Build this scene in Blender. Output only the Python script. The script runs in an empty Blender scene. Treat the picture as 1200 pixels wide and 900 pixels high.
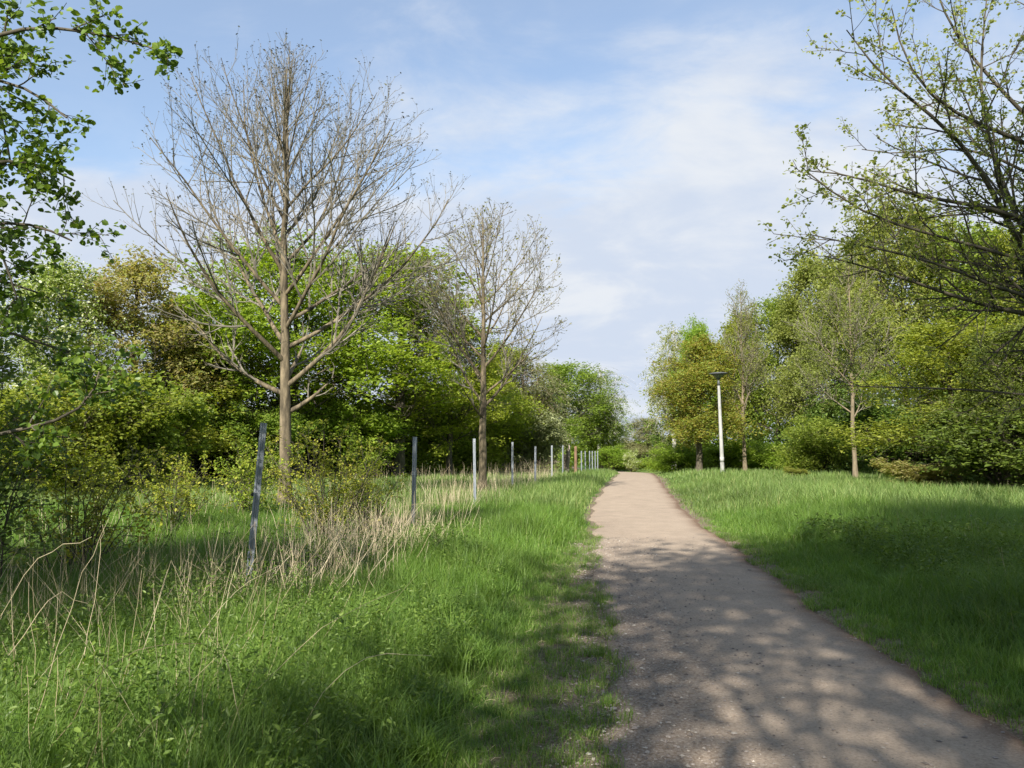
import bpy, math
import numpy as np

R = math.radians
rng = np.random.default_rng(11)
C = bpy.context.scene.collection
scene = bpy.context.scene

# ------------------------------------------------------------------ camera
EYE, FPX, HOR = 1.60, 933.33, 520.0
PITCH = math.atan((HOR - 450.0) / FPX)
cd = bpy.data.cameras.new('camera'); cam = bpy.data.objects.new('camera', cd); C.objects.link(cam)
cd.sensor_width = 36.0; cd.lens = 28.0; cd.clip_start = 0.05; cd.clip_end = 3000
cam.location = (0, 0, EYE); cam.rotation_euler = (R(90) + PITCH, 0, 0)
scene.camera = cam

# ------------------------------------------------------------------ light
SUN_EL, SUN_AZ = 36.0, 200.0            # azimuth from +Y towards +X: behind the camera, a little to the left
w = bpy.data.worlds.new('World'); scene.world = w; w.use_nodes = True
nt = w.node_tree; nt.nodes.clear()
N, L = nt.nodes, nt.links
sky = N.new('ShaderNodeTexSky'); sky.sky_type = 'NISHITA'; sky.sun_disc = False
sky.sun_elevation = R(SUN_EL); sky.sun_rotation = R(SUN_AZ); sky.air_density = 1.0; sky.dust_density = 0.6; sky.ozone_density = 1.4
tc = N.new('ShaderNodeTexCoord')
sep = N.new('ShaderNodeSeparateXYZ'); L.new(tc.outputs['Generated'], sep.inputs[0])
def wm(op, a, b=None, c=None):
    n = N.new('ShaderNodeMath'); n.operation = op
    for i, v in enumerate((a, b, c)):
        if v is None: continue
        if isinstance(v, (int, float)): n.inputs[i].default_value = v
        else: L.new(v, n.inputs[i])
    return n.outputs[0]
zc = wm('ADD', wm('MAXIMUM', sep.outputs[2], 0.0), 0.30)
cx, cy = wm('DIVIDE', sep.outputs[0], zc), wm('DIVIDE', sep.outputs[1], zc)
cmb = N.new('ShaderNodeCombineXYZ'); L.new(cx, cmb.inputs[0]); L.new(cy, cmb.inputs[1]); cmb.inputs[2].default_value = 3.7
def wnoise(scale, detail, rough, sx=1, sy=1, rot=0.0, off=(0, 0, 0), dist=0.0):
    mp = N.new('ShaderNodeMapping'); mp.inputs['Scale'].default_value = (sx, sy, 1); mp.inputs['Rotation'].default_value = (0, 0, rot); mp.inputs['Location'].default_value = off
    L.new(cmb.outputs[0], mp.inputs[0])
    n = N.new('ShaderNodeTexNoise'); n.inputs['Scale'].default_value = scale; n.inputs['Detail'].default_value = detail; n.inputs['Roughness'].default_value = rough
    n.inputs['Distortion'].default_value = dist
    L.new(mp.outputs[0], n.inputs['Vector']); return n.outputs['Fac']
big = wnoise(1.25, 8, 0.52, 0.9, 1.1, 0.0, (0.35, 1.1, 0), 0.3)
fine = wnoise(3.6, 9, 0.62, 0.8, 1.3, 0.5, (4.3, 2.2, 0), 0.4)
low = wm('ADD', wm('MULTIPLY', wm('SUBTRACT', 0.36, sep.outputs[2]), .8), wm('MULTIPLY', wm('MAXIMUM', wm('SUBTRACT', 0.32, sep.outputs[2]), 0.0), 2.2))         # more cloud low down
dens = wm('ADD', wm('MULTIPLY', big, 1.16), wm('MULTIPLY', fine, 0.62))
dens = wm('ADD', dens, low)
mr = N.new('ShaderNodeMapRange'); mr.interpolation_type = 'SMOOTHSTEP'
mr.inputs['From Min'].default_value = 0.76; mr.inputs['From Max'].default_value = 1.08; mr.inputs['To Min'].default_value = 0.30; mr.inputs['To Max'].default_value = 1.0
L.new(dens, mr.inputs[0])
cmix = N.new('ShaderNodeMix'); cmix.data_type = 'RGBA'
L.new(mr.outputs[0], cmix.inputs[0])
gain = N.new('ShaderNodeVectorMath'); gain.operation = 'MULTIPLY'; gain.inputs[1].default_value = (0.95, 1.03, 1.06)
L.new(sky.outputs[0], gain.inputs[0]); L.new(gain.outputs[0], cmix.inputs[6]); 
cc_ = N.new('ShaderNodeMix'); cc_.data_type = 'RGBA'; cc_.inputs[6].default_value = (3.20, 3.60, 4.30, 1); cc_.inputs[7].default_value = (4.0, 4.2, 4.5, 1)
cr_ = N.new('ShaderNodeMapRange'); cr_.interpolation_type = 'SMOOTHSTEP'; cr_.inputs['From Min'].default_value = .40; cr_.inputs['From Max'].default_value = .64; L.new(wnoise(2.6, 9, 0.58, 0.9, 1.2, 0.3, (7.3, 5.2, 0), 0.4), cr_.inputs[0]); L.new(cr_.outputs[0], cc_.inputs[0]); L.new(cc_.outputs[2], cmix.inputs[7])
bg = N.new('ShaderNodeBackground'); bg.inputs['Strength'].default_value = 0.092
L.new(cmix.outputs[2], bg.inputs['Color'])
wo = N.new('ShaderNodeOutputWorld'); L.new(bg.outputs[0], wo.inputs['Surface'])

sd = bpy.data.lights.new('sun', 'SUN'); sd.energy = 5.0; sd.angle = R(0.6); sd.color = (1.0, 0.94, 0.84)
sun = bpy.data.objects.new('sun', sd); C.objects.link(sun)
sun.rotation_euler = (R(90 - SUN_EL), 0, R(180 - SUN_AZ)); sun.location = (-5, -20, 30)

vs = scene.view_settings
vs.view_transform = 'Standard'; vs.look = 'None'; vs.gamma = 1.0; vs.use_curve_mapping = False; vs.exposure = 1.15
scene.render.engine = 'CYCLES'
cy_ = scene.cycles
cy_.max_bounces = 7; cy_.diffuse_bounces = 5; cy_.glossy_bounces = 1; cy_.transmission_bounces = 3; cy_.transparent_max_bounces = 4
cy_.use_denoising = True; cy_.sample_clamp_indirect = 10.0; cy_.caustics_reflective = False; cy_.caustics_refractive = False

# ------------------------------------------------------------------ helpers
def ground_at(px, py):
    a, b = (px - 600) / FPX, -(py - 450) / FPX
    dy = math.cos(PITCH) - b * math.sin(PITCH); dz = math.sin(PITCH) + b * math.cos(PITCH)
    t = -EYE / dz
    return a * t, dy * t
def at(px, py, d):
    a, b = (px - 600) / FPX, -(py - 450) / FPX
    dy = math.cos(PITCH) - b * math.sin(PITCH); dz = math.sin(PITCH) + b * math.cos(PITCH)
    t = d / dy
    return np.array((a * t, d, EYE + dz * t))
def X(px, d): return (px - 600) / FPX * d

def vnoise(x, y, seed=0):
    """smooth value noise, vectorised"""
    x = np.asarray(x, float); y = np.asarray(y, float)
    xi, yi = np.floor(x), np.floor(y); fx, fy = x - xi, y - yi
    fx = fx * fx * (3 - 2 * fx); fy = fy * fy * (3 - 2 * fy)
    def h(a, b):
        v = np.sin(a * 127.1 + b * 311.7 + seed * 74.7) * 43758.5453
        return v - np.floor(v)
    return (h(xi, yi) * (1 - fx) + h(xi + 1, yi) * fx) * (1 - fy) + (h(xi, yi + 1) * (1 - fx) + h(xi + 1, yi + 1) * fx) * fy
def fbm(x, y, seed=0, o=4):
    s, a, t = 0, 1.0, 0
    for k in range(o):
        s = s + a * vnoise(x * 2 ** k, y * 2 ** k, seed + k); t += a; a *= 0.5
    return s / t

# path edges: (depth, left x, right x)
rows = [(900, 722, 1262), (860, 724, 1195), (810, 724, 1102), (770, 727, 1048), (725, 714, 976), (680, 696, 912), (635, 698, 850), (600, 691, 805), (575, 706, 784), (560, 720, 772)]
PY, PL, PR = [], [], []
for y, l, r in rows:
    x0, d = ground_at(l, y); x1, _ = ground_at(r, y); PY.append(d); PL.append(x0); PR.append(x1)
PY = [-30, -5, 0] + PY + [46, 56, 70, 90]
PL = [-2.4, -0.25, 0.18] + PL + [6.1, 7.6, 8.0, 7.0]
PR = [0.0, 2.0, 2.35] + PR + [8.2, 9.9, 10.6, 9.4]
PY, PL, PR = map(np.array, (PY, PL, PR))
def edgeL(y): return np.interp(y, PY, PL) + (fbm(np.asarray(y) * 1.1, 3.1, 5, 6) - 0.5) * 0.34
def edgeR(y): return np.interp(y, PY, PR) + (fbm(np.asarray(y) * 1.3, 9.1, 8) - 0.5) * 0.24

def terrain(x, y):
    x = np.asarray(x, float); y = np.asarray(y, float)
    d = np.maximum(y - 37, 0)
    z = -0.030 * d * (d / (d + 4.0)); z = np.maximum(z, -1.9 - 0 * z)
    off = np.maximum(np.maximum(np.interp(y, PY, PL) - x, x - np.interp(y, PY, PR)), 0)
    k = np.clip(off / 1.5, 0, 1)
    z = z + k * (0.05 + .16 * (fbm(x * .8, y * .8, 44) - .5) + 0.16 * (fbm(x * 0.35, y * 0.35, 2) - 0.5))
    z = z + (1 - k) * 0.02 * (fbm(x * 0.6, y * 0.25, 21) - 0.5)
    return z

def mesh_obj(name, V, F, mats, midx=None, var=None, smooth=False, parent=None):
    V = np.ascontiguousarray(V, dtype=np.float32).reshape(-1, 3); F = np.ascontiguousarray(F, dtype=np.int32)
    k = F.shape[1]; nf = len(F)
    me = bpy.data.meshes.new(name)
    me.vertices.add(len(V)); me.vertices.foreach_set('co', V.ravel())
    me.loops.add(nf * k); me.loops.foreach_set('vertex_index', F.ravel())
    me.polygons.add(nf); me.polygons.foreach_set('loop_start', np.arange(0, nf * k, k, dtype=np.int32))
    try: me.polygons.foreach_set('loop_total', np.full(nf, k, dtype=np.int32))
    except Exception: pass
    for m in (mats if isinstance(mats, (list, tuple)) else [mats]): me.materials.append(m)
    if midx is not None: me.polygons.foreach_set('material_index', np.ascontiguousarray(midx, dtype=np.int32))
    me.polygons.foreach_set('use_smooth', np.full(nf, bool(smooth)))
    if var is not None:
        at_ = me.attributes.new('var', 'FLOAT', 'POINT'); at_.data.foreach_set('value', np.ascontiguousarray(var, dtype=np.float32))
    me.update(); me.validate()
    o = bpy.data.objects.new(name, me); C.objects.link(o)
    if parent: o.parent = parent
    return o
class MB:
    """collects quad pieces with material index and a per-vertex random number"""
    def __init__(s): s.V, s.F, s.M, s.A, s.n = [], [], [], [], 0
    def add(s, V, F, mi=0, var=None):
        V = np.asarray(V, float).reshape(-1, 3); F = np.asarray(F).reshape(-1, 4)
        s.V.append(V); s.F.append(F + s.n); s.M.append(np.full(len(F), mi)); s.A.append(np.zeros(len(V)) if var is None else np.asarray(var, float).ravel()); s.n += len(V)
        return s
    def build(s, name, mats, parent=None, smooth=False):
        return mesh_obj(name, np.concatenate(s.V), np.concatenate(s.F), mats, np.concatenate(s.M), np.concatenate(s.A), smooth, parent)

def tag(o, label=None, cat=None, group=None, kind=None):
    if label: o['label'] = label
    if cat: o['category'] = cat
    if group: o['group'] = group
    if kind: o['kind'] = kind
    return o
def empty(name, loc=(0, 0, 0), rz=0.0):
    o = bpy.data.objects.new(name, None); C.objects.link(o); o.location = loc; o.rotation_euler = (0, 0, rz); o.empty_display_size = 0.3
    return o
def copy_tree(o):
    c = o.copy(); C.objects.link(c)
    for ch in o.children:
        d = ch.copy(); C.objects.link(d); d.parent = c
    return c

def unit(v): return v / np.maximum(np.linalg.norm(v, axis=-1, keepdims=True), 1e-9)
def tubes(P, Rr, sides):
    """P (B,p,3), Rr (B,p) -> verts, quads"""
    B, p, _ = P.shape
    T = np.gradient(P, axis=1); T = unit(T)
    ref = np.zeros((B, 1, 3)); mean = unit(P[:, -1] - P[:, 0]); ref[:, 0, :] = np.where(np.abs(mean[:, 2:3]) > 0.8, np.array([[1., 0, 0]]), np.array([[0, 0, 1.]]))
    U = unit(np.cross(T, ref)); W = np.cross(T, U)
    a = np.arange(sides) * 2 * math.pi / sides
    V = P[:, :, None, :] + Rr[:, :, None, None] * (U[:, :, None, :] * np.cos(a)[None, None, :, None] + W[:, :, None, :] * np.sin(a)[None, None, :, None])
    idx = np.arange(B * p * sides).reshape(B, p, sides)
    i0 = idx[:, :-1, :]; i1 = idx[:, 1:, :]
    F = np.stack([i0, np.roll(i0, -1, 2), np.roll(i1, -1, 2), i1], -1).reshape(-1, 4)
    return V.reshape(-1, 3), F

def grow(P, Rr, n, t0, t1, ang, length, up, wig, pts, rk, rng, ang_j=0.15, rmin=0.003, tip=0.25, lj=0.25, side=None):
    """n children on each parent; length: number or function of the place t along the parent"""
    B, p, _ = P.shape
    t = t0 + (t1 - t0) * (np.arange(n)[None, :] + rng.random((B, n))) / n
    f = t * (p - 1); i = np.minimum(f.astype(int), p - 2); fr = (f - i)[..., None]
    b = np.arange(B)[:, None]
    pos = P[b, i] * (1 - fr) + P[b, i + 1] * fr
    tan = unit(P[b, i + 1] - P[b, i])
    rad = Rr[b, i] * (1 - fr[..., 0]) + Rr[b, i + 1] * fr[..., 0]
    az = np.arange(n)[None, :] * 2.39996 + rng.random((B, 1)) * 6.28 + rng.normal(0, 0.35, (B, n))
    ref = np.where(np.abs(tan[..., 2:3]) > 0.9, np.array([1., 0, 0]), np.array([0, 0, 1.]))
    U = unit(np.cross(tan, ref)); W = np.cross(tan, U)
    an = ang + rng.normal(0, ang_j, (B, n))
    if callable(ang): an = ang(t) + rng.normal(0, ang_j, (B, n))
    d = tan * np.cos(an)[..., None] + np.sin(an)[..., None] * (U * np.cos(az)[..., None] + W * np.sin(az)[..., None])
    Ln = length(t) if callable(length) else np.full(t.shape, float(length))
    Ln = Ln * (1 + rng.normal(0, lj, t.shape)).clip(0.35, 1.8)
    d = d.reshape(-1, 3); pos = pos.reshape(-1, 3); Ln = Ln.ravel(); rad = rad.ravel()
    out = np.zeros((len(pos), pts, 3)); out[:, 0] = pos
    step = Ln / (pts - 1)
    for k in range(1, pts):
        d = d + np.array([0, 0, up]) / (pts - 1) + rng.normal(0, wig, d.shape)
        d = unit(d); out[:, k] = out[:, k - 1] + d * step[:, None]
    r0 = np.minimum(rad * rk, 0.022 * Ln + rmin)
    r0 = np.maximum(r0, rmin)
    prof = np.linspace(1, tip, pts)[None, :]
    return out, np.maximum(r0[:, None] * prof, rmin * 0.7), t.ravel()

def leaf_quads(Cn, size, rng, upb=0.35, ratio=0.62, fold=0.18, jit=0.5, out_from=None):
    n = len(Cn)
    nrm = rng.normal(0, 1, (n, 3)); nrm[:, 2] = np.abs(nrm[:, 2]) + upb * 2; nrm = unit(nrm)
    a = unit(np.cross(nrm, rng.normal(0, 1, (n, 3)))); b = np.cross(nrm, a)
    s = (size * (1 + rng.normal(0, jit, n)).clip(0.4, 1.9))[:, None]
    V = np.stack([Cn - a * s * .5, Cn + b * s * .5 * ratio + nrm * s * fold, Cn + a * s * .55, Cn - b * s * .5 * ratio + nrm * s * fold], 1)
    F = np.arange(n * 4).reshape(n, 4)
    return V.reshape(-1, 3), F, np.repeat(rng.random(n), 4)
def leaf_full(Cn, size, rng, upb=0.3, ratio=0.75, droop=0.0, dirs=None):
    """near leaf: two quads meeting on the midrib"""
    n = len(Cn)
    nrm = rng.normal(0, 1, (n, 3)); nrm[:, 2] += upb * 3; nrm = unit(nrm)
    g = rng.normal(0, 1, (n, 3)) if dirs is None else dirs + rng.normal(0, .5, (n, 3))
    a = unit(np.cross(nrm, g)); a = unit(a - np.array([0, 0, droop])); nrm = unit(np.cross(a, unit(np.cross(nrm, a)))); nrm = np.where(nrm[:, 2:3] < 0, -nrm, nrm); b = np.cross(nrm, a)
    s = (size * (1 + rng.normal(0, .3, n)).clip(0.35, 1.6))[:, None]
    h = s * 0.5 * ratio; f = s * 0.10
    V = np.stack([Cn, Cn + a * s * .30 + b * h + nrm * f, Cn + a * s * .72 + b * h * .8 + nrm * f * .6, Cn + a * s, Cn + a * s * .72 - b * h * .8 + nrm * f * .6, Cn + a * s * .30 - b * h + nrm * f], 1)
    i = np.arange(n)[:, None] * 6
    F = np.concatenate([i + np.array([[0, 1, 2, 3]]), i + np.array([[0, 3, 4, 5]])], 0)
    return V.reshape(-1, 3), F, np.repeat(rng.random(n), 6)

def along(P, n, rng, t0=0.2, sig=0.1):
    B, p, _ = P.shape
    b = rng.integers(0, B, n); t = (t0 + (1 - t0) * rng.random(n) ** 0.7) * (p - 1)
    i = np.minimum(t.astype(int), p - 2); f = (t - i)[:, None]
    return P[b, i] * (1 - f) + P[b, i + 1] * f + rng.normal(0, sig, (n, 3))

# ------------------------------------------------------------------ materials
def base_mat(name):
    m = bpy.data.materials.new(name); m.use_nodes = True
    t = m.node_tree; t.nodes.clear(); return m, t
def ramp(t, stops, fac):
    r = t.nodes.new('ShaderNodeValToRGB'); e = r.color_ramp.elements
    while len(e) < len(stops): e.new(0.5)
    for k, (p, c) in enumerate(stops): e[k].position = p; e[k].color = (*c, 1)
    t.links.new(fac, r.inputs[0]); return r.outputs[0]
def leaf_mat(name, stops, transl=0.38, rough=0.55, spec=0.3, hue=0.02, patch=0.0):
    m, t = base_mat(name); n, l = t.nodes, t.links
    a = n.new('ShaderNodeAttribute'); a.attribute_name = 'var'
    col = ramp(t, stops, a.outputs['Fac'])
    oi = n.new('ShaderNodeObjectInfo')
    hs = n.new('ShaderNodeHueSaturation'); l.new(col, hs.inputs['Color'])
    mh = n.new('ShaderNodeMapRange'); mh.inputs['To Min'].default_value = .5 - hue; mh.inputs['To Max'].default_value = .5 + hue; l.new(oi.outputs['Random'], mh.inputs[0]); l.new(mh.outputs[0], hs.inputs['Hue'])
    c = hs.outputs[0]
    if patch > 0:
        tcn = n.new('ShaderNodeTexCoord'); nz = n.new('ShaderNodeTexNoise'); nz.inputs['Scale'].default_value = patch; nz.inputs['Detail'].default_value = 3
        l.new(tcn.outputs['Object'], nz.inputs['Vector'])
        mv = n.new('ShaderNodeMapRange'); mv.inputs['From Min'].default_value = .3; mv.inputs['From Max'].default_value = .7; mv.inputs['To Min'].default_value = .70; mv.inputs['To Max'].default_value = 1.3
        l.new(nz.outputs['Fac'], mv.inputs[0]); l.new(mv.outputs[0], hs.inputs['Value'])
    p = n.new('ShaderNodeBsdfPrincipled'); p.inputs['Roughness'].default_value = rough; p.inputs['Specular IOR Level'].default_value = spec
    l.new(c, p.inputs['Base Color'])
    g = n.new('ShaderNodeMix'); g.data_type = 'RGBA'; g.blend_type = 'MULTIPLY'; g.inputs[0].default_value = 1; l.new(c, g.inputs[6]); g.inputs[7].default_value = (1.5, 1.45, 0.6, 1)
    tr = n.new('ShaderNodeBsdfTranslucent'); l.new(g.outputs[2], tr.inputs['Color'])
    mx = n.new('ShaderNodeMixShader'); mx.inputs[0].default_value = transl; l.new(p.outputs[0], mx.inputs[1]); l.new(tr.outputs[0], mx.inputs[2])
    o = n.new('ShaderNodeOutputMaterial'); l.new(mx.outputs[0], o.inputs[0]); return m
def noise_mat(name, stops, scale=6, sz=1.0, detail=6, rough=0.85, bump=0.4, bdist=0.02, metal=0.0, spec=0.3, coord='Object'):
    m, t = base_mat(name); n, l = t.nodes, t.links
    tcn = n.new('ShaderNodeTexCoord'); mp = n.new('ShaderNodeMapping'); mp.inputs['Scale'].default_value = (1, 1, sz); l.new(tcn.outputs[coord], mp.inputs[0])
    nz = n.new('ShaderNodeTexNoise'); nz.inputs['Scale'].default_value = scale; nz.inputs['Detail'].default_value = detail; nz.inputs['Roughness'].default_value = .65; l.new(mp.outputs[0], nz.inputs['Vector'])
    c = ramp(t, stops, nz.outputs['Fac'])
    p = n.new('ShaderNodeBsdfPrincipled'); p.inputs['Roughness'].default_value = rough; p.inputs['Metallic'].default_value = metal; p.inputs['Specular IOR Level'].default_value = spec
    l.new(c, p.inputs['Base Color'])
    b = n.new('ShaderNodeBump'); b.inputs['Strength'].default_value = bump; b.inputs['Distance'].default_value = bdist; l.new(nz.outputs['Fac'], b.inputs['Height']); l.new(b.outputs[0], p.inputs['Normal'])
    o = n.new('ShaderNodeOutputMaterial'); l.new(p.outputs[0], o.inputs[0]); return m

M = {}
M['ash_bark'] = noise_mat('ash_bark', [(.34, (.03, .024, .015)), (.48, (.10, .08, .05)), (.66, (.22, .175, .11))], 9, .22, bump=.8)
M['twig_bark'] = noise_mat('twig_bark', [(.3, (.075, .066, .050)), (.6, (.20, .18, .14))], 5, 1, bump=.2)
M['dark_bark'] = noise_mat('dark_bark', [(.3, (.035, .03, .022)), (.6, (.10, .085, .06))], 9, .3, bump=.6)
M['pale_bark'] = noise_mat('pale_bark', [(.3, (.08, .066, .042)), (.6, (.20, .16, .105))], 9, .3, bump=.6)
M['birch_bark'] = noise_mat('birch_bark', [(.38, (.05, .05, .05)), (.47, (.45, .43, .38)), (.7, (.6, .58, .53))], 5, 2.2, bump=.3)
M['bud'] = leaf_mat('bud', [(0, (.05, .045, .03)), (.6, (.10, .085, .05)), (.9, (.20, .19, .09))], .1)
M['catkin'] = leaf_mat('catkin', [(0, (.12, .12, .045)), (1, (.26, .27, .09))], .3)
M['leaf_maple'] = leaf_mat('leaf_maple', [(0, (.15, .215, .02)), (.5, (.23, .315, .032)), (1, (.33, .41, .055))], .5)
M['leaf_green'] = leaf_mat('leaf_green', [(0, (.12, .17, .022)), (.5, (.195, .26, .035)), (1, (.30, .35, .06))], .5)
M['leaf_yellow'] = leaf_mat('leaf_yellow', [(0, (.15, .18, .035)), (.5, (.22, .25, .05)), (1, (.31, .33, .08))], .5)
M['leaf_brown'] = leaf_mat('leaf_brown', [(0, (.29, .25, .11)), (.5, (.31, .30, .11)), (1, (.29, .34, .10))], .5)
M['leaf_oak'] = leaf_mat('leaf_oak', [(0, (.26, .195, .045)), (.45, (.28, .25, .05)), (.8, (.22, .27, .045)), (1, (.29, .33, .07))], .5)
M['leaf_birch'] = leaf_mat('leaf_birch', [(0, (.16, .20, .045)), (.5, (.22, .27, .06)), (1, (.30, .34, .10))], .5)
M['leaf_grey'] = leaf_mat('leaf_grey', [(0, (.15, .165, .075)), (.5, (.21, .225, .10)), (1, (.28, .29, .15))], .35)
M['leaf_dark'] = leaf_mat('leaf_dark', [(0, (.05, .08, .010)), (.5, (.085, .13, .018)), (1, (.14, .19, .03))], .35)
M['leaf_bush'] = leaf_mat('leaf_bush', [(0, (.15, .21, .02)), (.5, (.23, .31, .035)), (1, (.33, .39, .06))], .5)
M['leaf_alder'] = leaf_mat('leaf_alder', [(0, (.06, .11, .015)), (.5, (.10, .17, .024)), (1, (.18, .26, .04))], .36, .45, .4)
M['leaf_young'] = leaf_mat('leaf_young', [(0, (.18, .20, .045)), (.5, (.27, .29, .07)), (1, (.38, .36, .13))], .5)
M['blossom'] = leaf_mat('blossom', [(0, (.14, .20, .03)), (.68, (.26, .33, .07)), (.82, (.46, .50, .28)), (1, (.72, .73, .58))], .35)
M['grass'] = leaf_mat('grass', [(0, (.068, .125, .020)), (.45, (.12, .205, .032)), (.85, (.19, .285, .052)), (.93, (.25, .28, .10)), (1, (.38, .33, .18))], .42, .5, .35, patch=0.55)
M['grass_far'] = leaf_mat('grass_far', [(0, (.095, .155, .040)), (.5, (.15, .23, .060)), (.9, (.23, .31, .095)), (1, (.34, .34, .15))], .42, .5, .3, patch=0.3)
M['straw'] = leaf_mat('straw', [(0, (.28, .23, .14)), (.5, (.46, .39, .25)), (1, (.60, .53, .37))], .2, .6, .25)
M['weed'] = leaf_mat('weed', [(0, (.06, .11, .018)), (.5, (.10, .17, .028)), (1, (.16, .24, .045))], .38, .5, .35)
M['bare_leaf'] = leaf_mat('bare_leaf', [(0, (.05, .075, .012)), (.6, (.10, .13, .022)), (1, (.24, .24, .04))], .4)

# ground material
def soil_mat():
    m, t = base_mat('soil'); n, l = t.nodes, t.links
    tcn = n.new('ShaderNodeTexCoord')
    def nz(s, d=6, r=.6):
        k = n.new('ShaderNodeTexNoise'); k.inputs['Scale'].default_value = s; k.inputs['Detail'].default_value = d; k.inputs['Roughness'].default_value = r; l.new(tcn.outputs['Object'], k.inputs['Vector']); return k.outputs['Fac']
    soil = ramp(t, [(.34, (.07, .052, .034)), (.5, (.16, .125, .085)), (.66, (.30, .25, .18))], nz(45, 7, .75))
    green = ramp(t, [(.3, (.035, .07, .012)), (.6, (.07, .13, .02)), (.8, (.13, .16, .04))], nz(22))
    a = n.new('ShaderNodeAttribute'); a.attribute_name = 'var'
    add = n.new('ShaderNodeMath'); add.operation = 'ADD'; l.new(a.outputs['Fac'], add.inputs[0])
    sc = n.new('ShaderNodeMath'); sc.operation = 'MULTIPLY_ADD'; l.new(nz(3.2), sc.inputs[0]); sc.inputs[1].default_value = 1.6; sc.inputs[2].default_value = -.8; l.new(sc.outputs[0], add.inputs[1])
    mr_ = n.new('ShaderNodeMapRange'); mr_.inputs['From Min'].default_value = .3; mr_.inputs['From Max'].default_value = .65; l.new(add.outputs[0], mr_.inputs[0])
    mx = n.new('ShaderNodeMix'); mx.data_type = 'RGBA'; l.new(mr_.outputs[0], mx.inputs[0]); l.new(soil, mx.inputs[6]); l.new(green, mx.inputs[7])
    p = n.new('ShaderNodeBsdfPrincipled'); p.inputs['Roughness'].default_value = .95; p.inputs['Specular IOR Level'].default_value = .15; l.new(mx.outputs[2], p.inputs['Base Color'])
    b = n.new('ShaderNodeBump'); b.inputs['Strength'].default_value = .8; b.inputs['Distance'].default_value = .03; l.new(nz(30, 8, .7), b.inputs['Height']); l.new(b.outputs[0], p.inputs['Normal'])
    o = n.new('ShaderNodeOutputMaterial'); l.new(p.outputs[0], o.inputs[0]); return m
def path_mat():
    m, t = base_mat('gravel_path'); n, l = t.nodes, t.links
    tcn = n.new('ShaderNodeTexCoord')
    def nz(s, d=6, r=.6, sc=(1, 1, 1)):
        mp = n.new('ShaderNodeMapping'); mp.inputs['Scale'].default_value = sc; l.new(tcn.outputs['Object'], mp.inputs[0])
        k = n.new('ShaderNodeTexNoise'); k.inputs['Scale'].default_value = s; k.inputs['Detail'].default_value = d; k.inputs['Roughness'].default_value = r; l.new(mp.outputs[0], k.inputs['Vector']); return k.outputs['Fac']
    a = n.new('ShaderNodeAttribute'); a.attribute_name = 'var'                 # 0 trodden middle, 1 loose shoulder
    grit = nz(55, 7, .75)
    mid = ramp(t, [(.30, (.19, .145, .105)), (.48, (.305, .243, .183)), (.62, (.35, .285, .22)), (.78, (.42, .365, .305))], grit)
    loose = ramp(t, [(.34, (.095, .068, .048)), (.47, (.20, .152, .112)), (.58, (.27, .225, .18)), (.72, (.42, .375, .315))], grit)
    pat = nz(1.1, 5, .6, (1, .5, 1))
    s1 = n.new('ShaderNodeMath'); s1.operation = 'MULTIPLY_ADD'; l.new(pat, s1.inputs[0]); s1.inputs[1].default_value = 1.5; s1.inputs[2].default_value = -.75
    s2 = n.new('ShaderNodeMath'); s2.operation = 'ADD'; l.new(s1.outputs[0], s2.inputs[0]); l.new(a.outputs['Fac'], s2.inputs[1]); s2.use_clamp = True
    mx = n.new('ShaderNodeMix'); mx.data_type = 'RGBA'; l.new(s2.outputs[0], mx.inputs[0]); l.new(mid, mx.inputs[6]); l.new(loose, mx.inputs[7])
    st = n.new('ShaderNodeMapRange'); st.inputs['From Min'].default_value = .3; st.inputs['From Max'].default_value = .7; st.inputs['To Min'].default_value = .90; st.inputs['To Max'].default_value = 1.12; l.new(nz(2.3, 6, .6), st.inputs[0])
    mu = n.new('ShaderNodeVectorMath'); mu.operation = 'SCALE'; l.new(mx.outputs[2], mu.inputs[0]); l.new(st.outputs[0], mu.inputs['Scale'])
    ea = n.new('ShaderNodeAttribute'); ea.attribute_name = 'edge'
    en = n.new('ShaderNodeMath'); en.operation = 'MULTIPLY_ADD'; l.new(nz(3.5, 6, .65), en.inputs[0]); en.inputs[1].default_value = 1.6; en.inputs[2].default_value = -.85
    e2 = n.new('ShaderNodeMath'); e2.operation = 'ADD'; l.new(en.outputs[0], e2.inputs[0]); l.new(ea.outputs['Fac'], e2.inputs[1]); e2.use_clamp = True
    e3 = n.new('ShaderNodeMath'); e3.operation = 'MULTIPLY'; l.new(e2.outputs[0], e3.inputs[0]); l.new(ea.outputs['Fac'], e3.inputs[1]); e3.use_clamp = True
    dirt = ramp(t, [(.3, (.085, .052, .034)), (.55, (.16, .105, .07)), (.75, (.28, .21, .15))], grit)
    dm = n.new('ShaderNodeMix'); dm.data_type = 'RGBA'; l.new(e3.outputs[0], dm.inputs[0]); l.new(mu.outputs[0], dm.inputs[6]); l.new(dirt, dm.inputs[7])
    p = n.new('ShaderNodeBsdfPrincipled'); p.inputs['Roughness'].default_value = .95; p.inputs['Specular IOR Level'].default_value = .15; l.new(dm.outputs[2], p.inputs['Base Color'])
    b = n.new('ShaderNodeBump'); b.inputs['Strength'].default_value = .7; b.inputs['Distance'].default_value = .012; l.new(grit, b.inputs['Height'])
    b2 = n.new('ShaderNodeBump'); b2.inputs['Strength'].default_value = .22; b2.inputs['Distance'].default_value = .03; l.new(nz(6, 5, .6), b2.inputs['Height']); l.new(b.outputs[0], b2.inputs['Normal']); l.new(b2.outputs[0], p.inputs['Normal'])
    o = n.new('ShaderNodeOutputMaterial'); l.new(p.outputs[0], o.inputs[0]); return m
M['soil'] = soil_mat(); M['path'] = path_mat()

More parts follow.
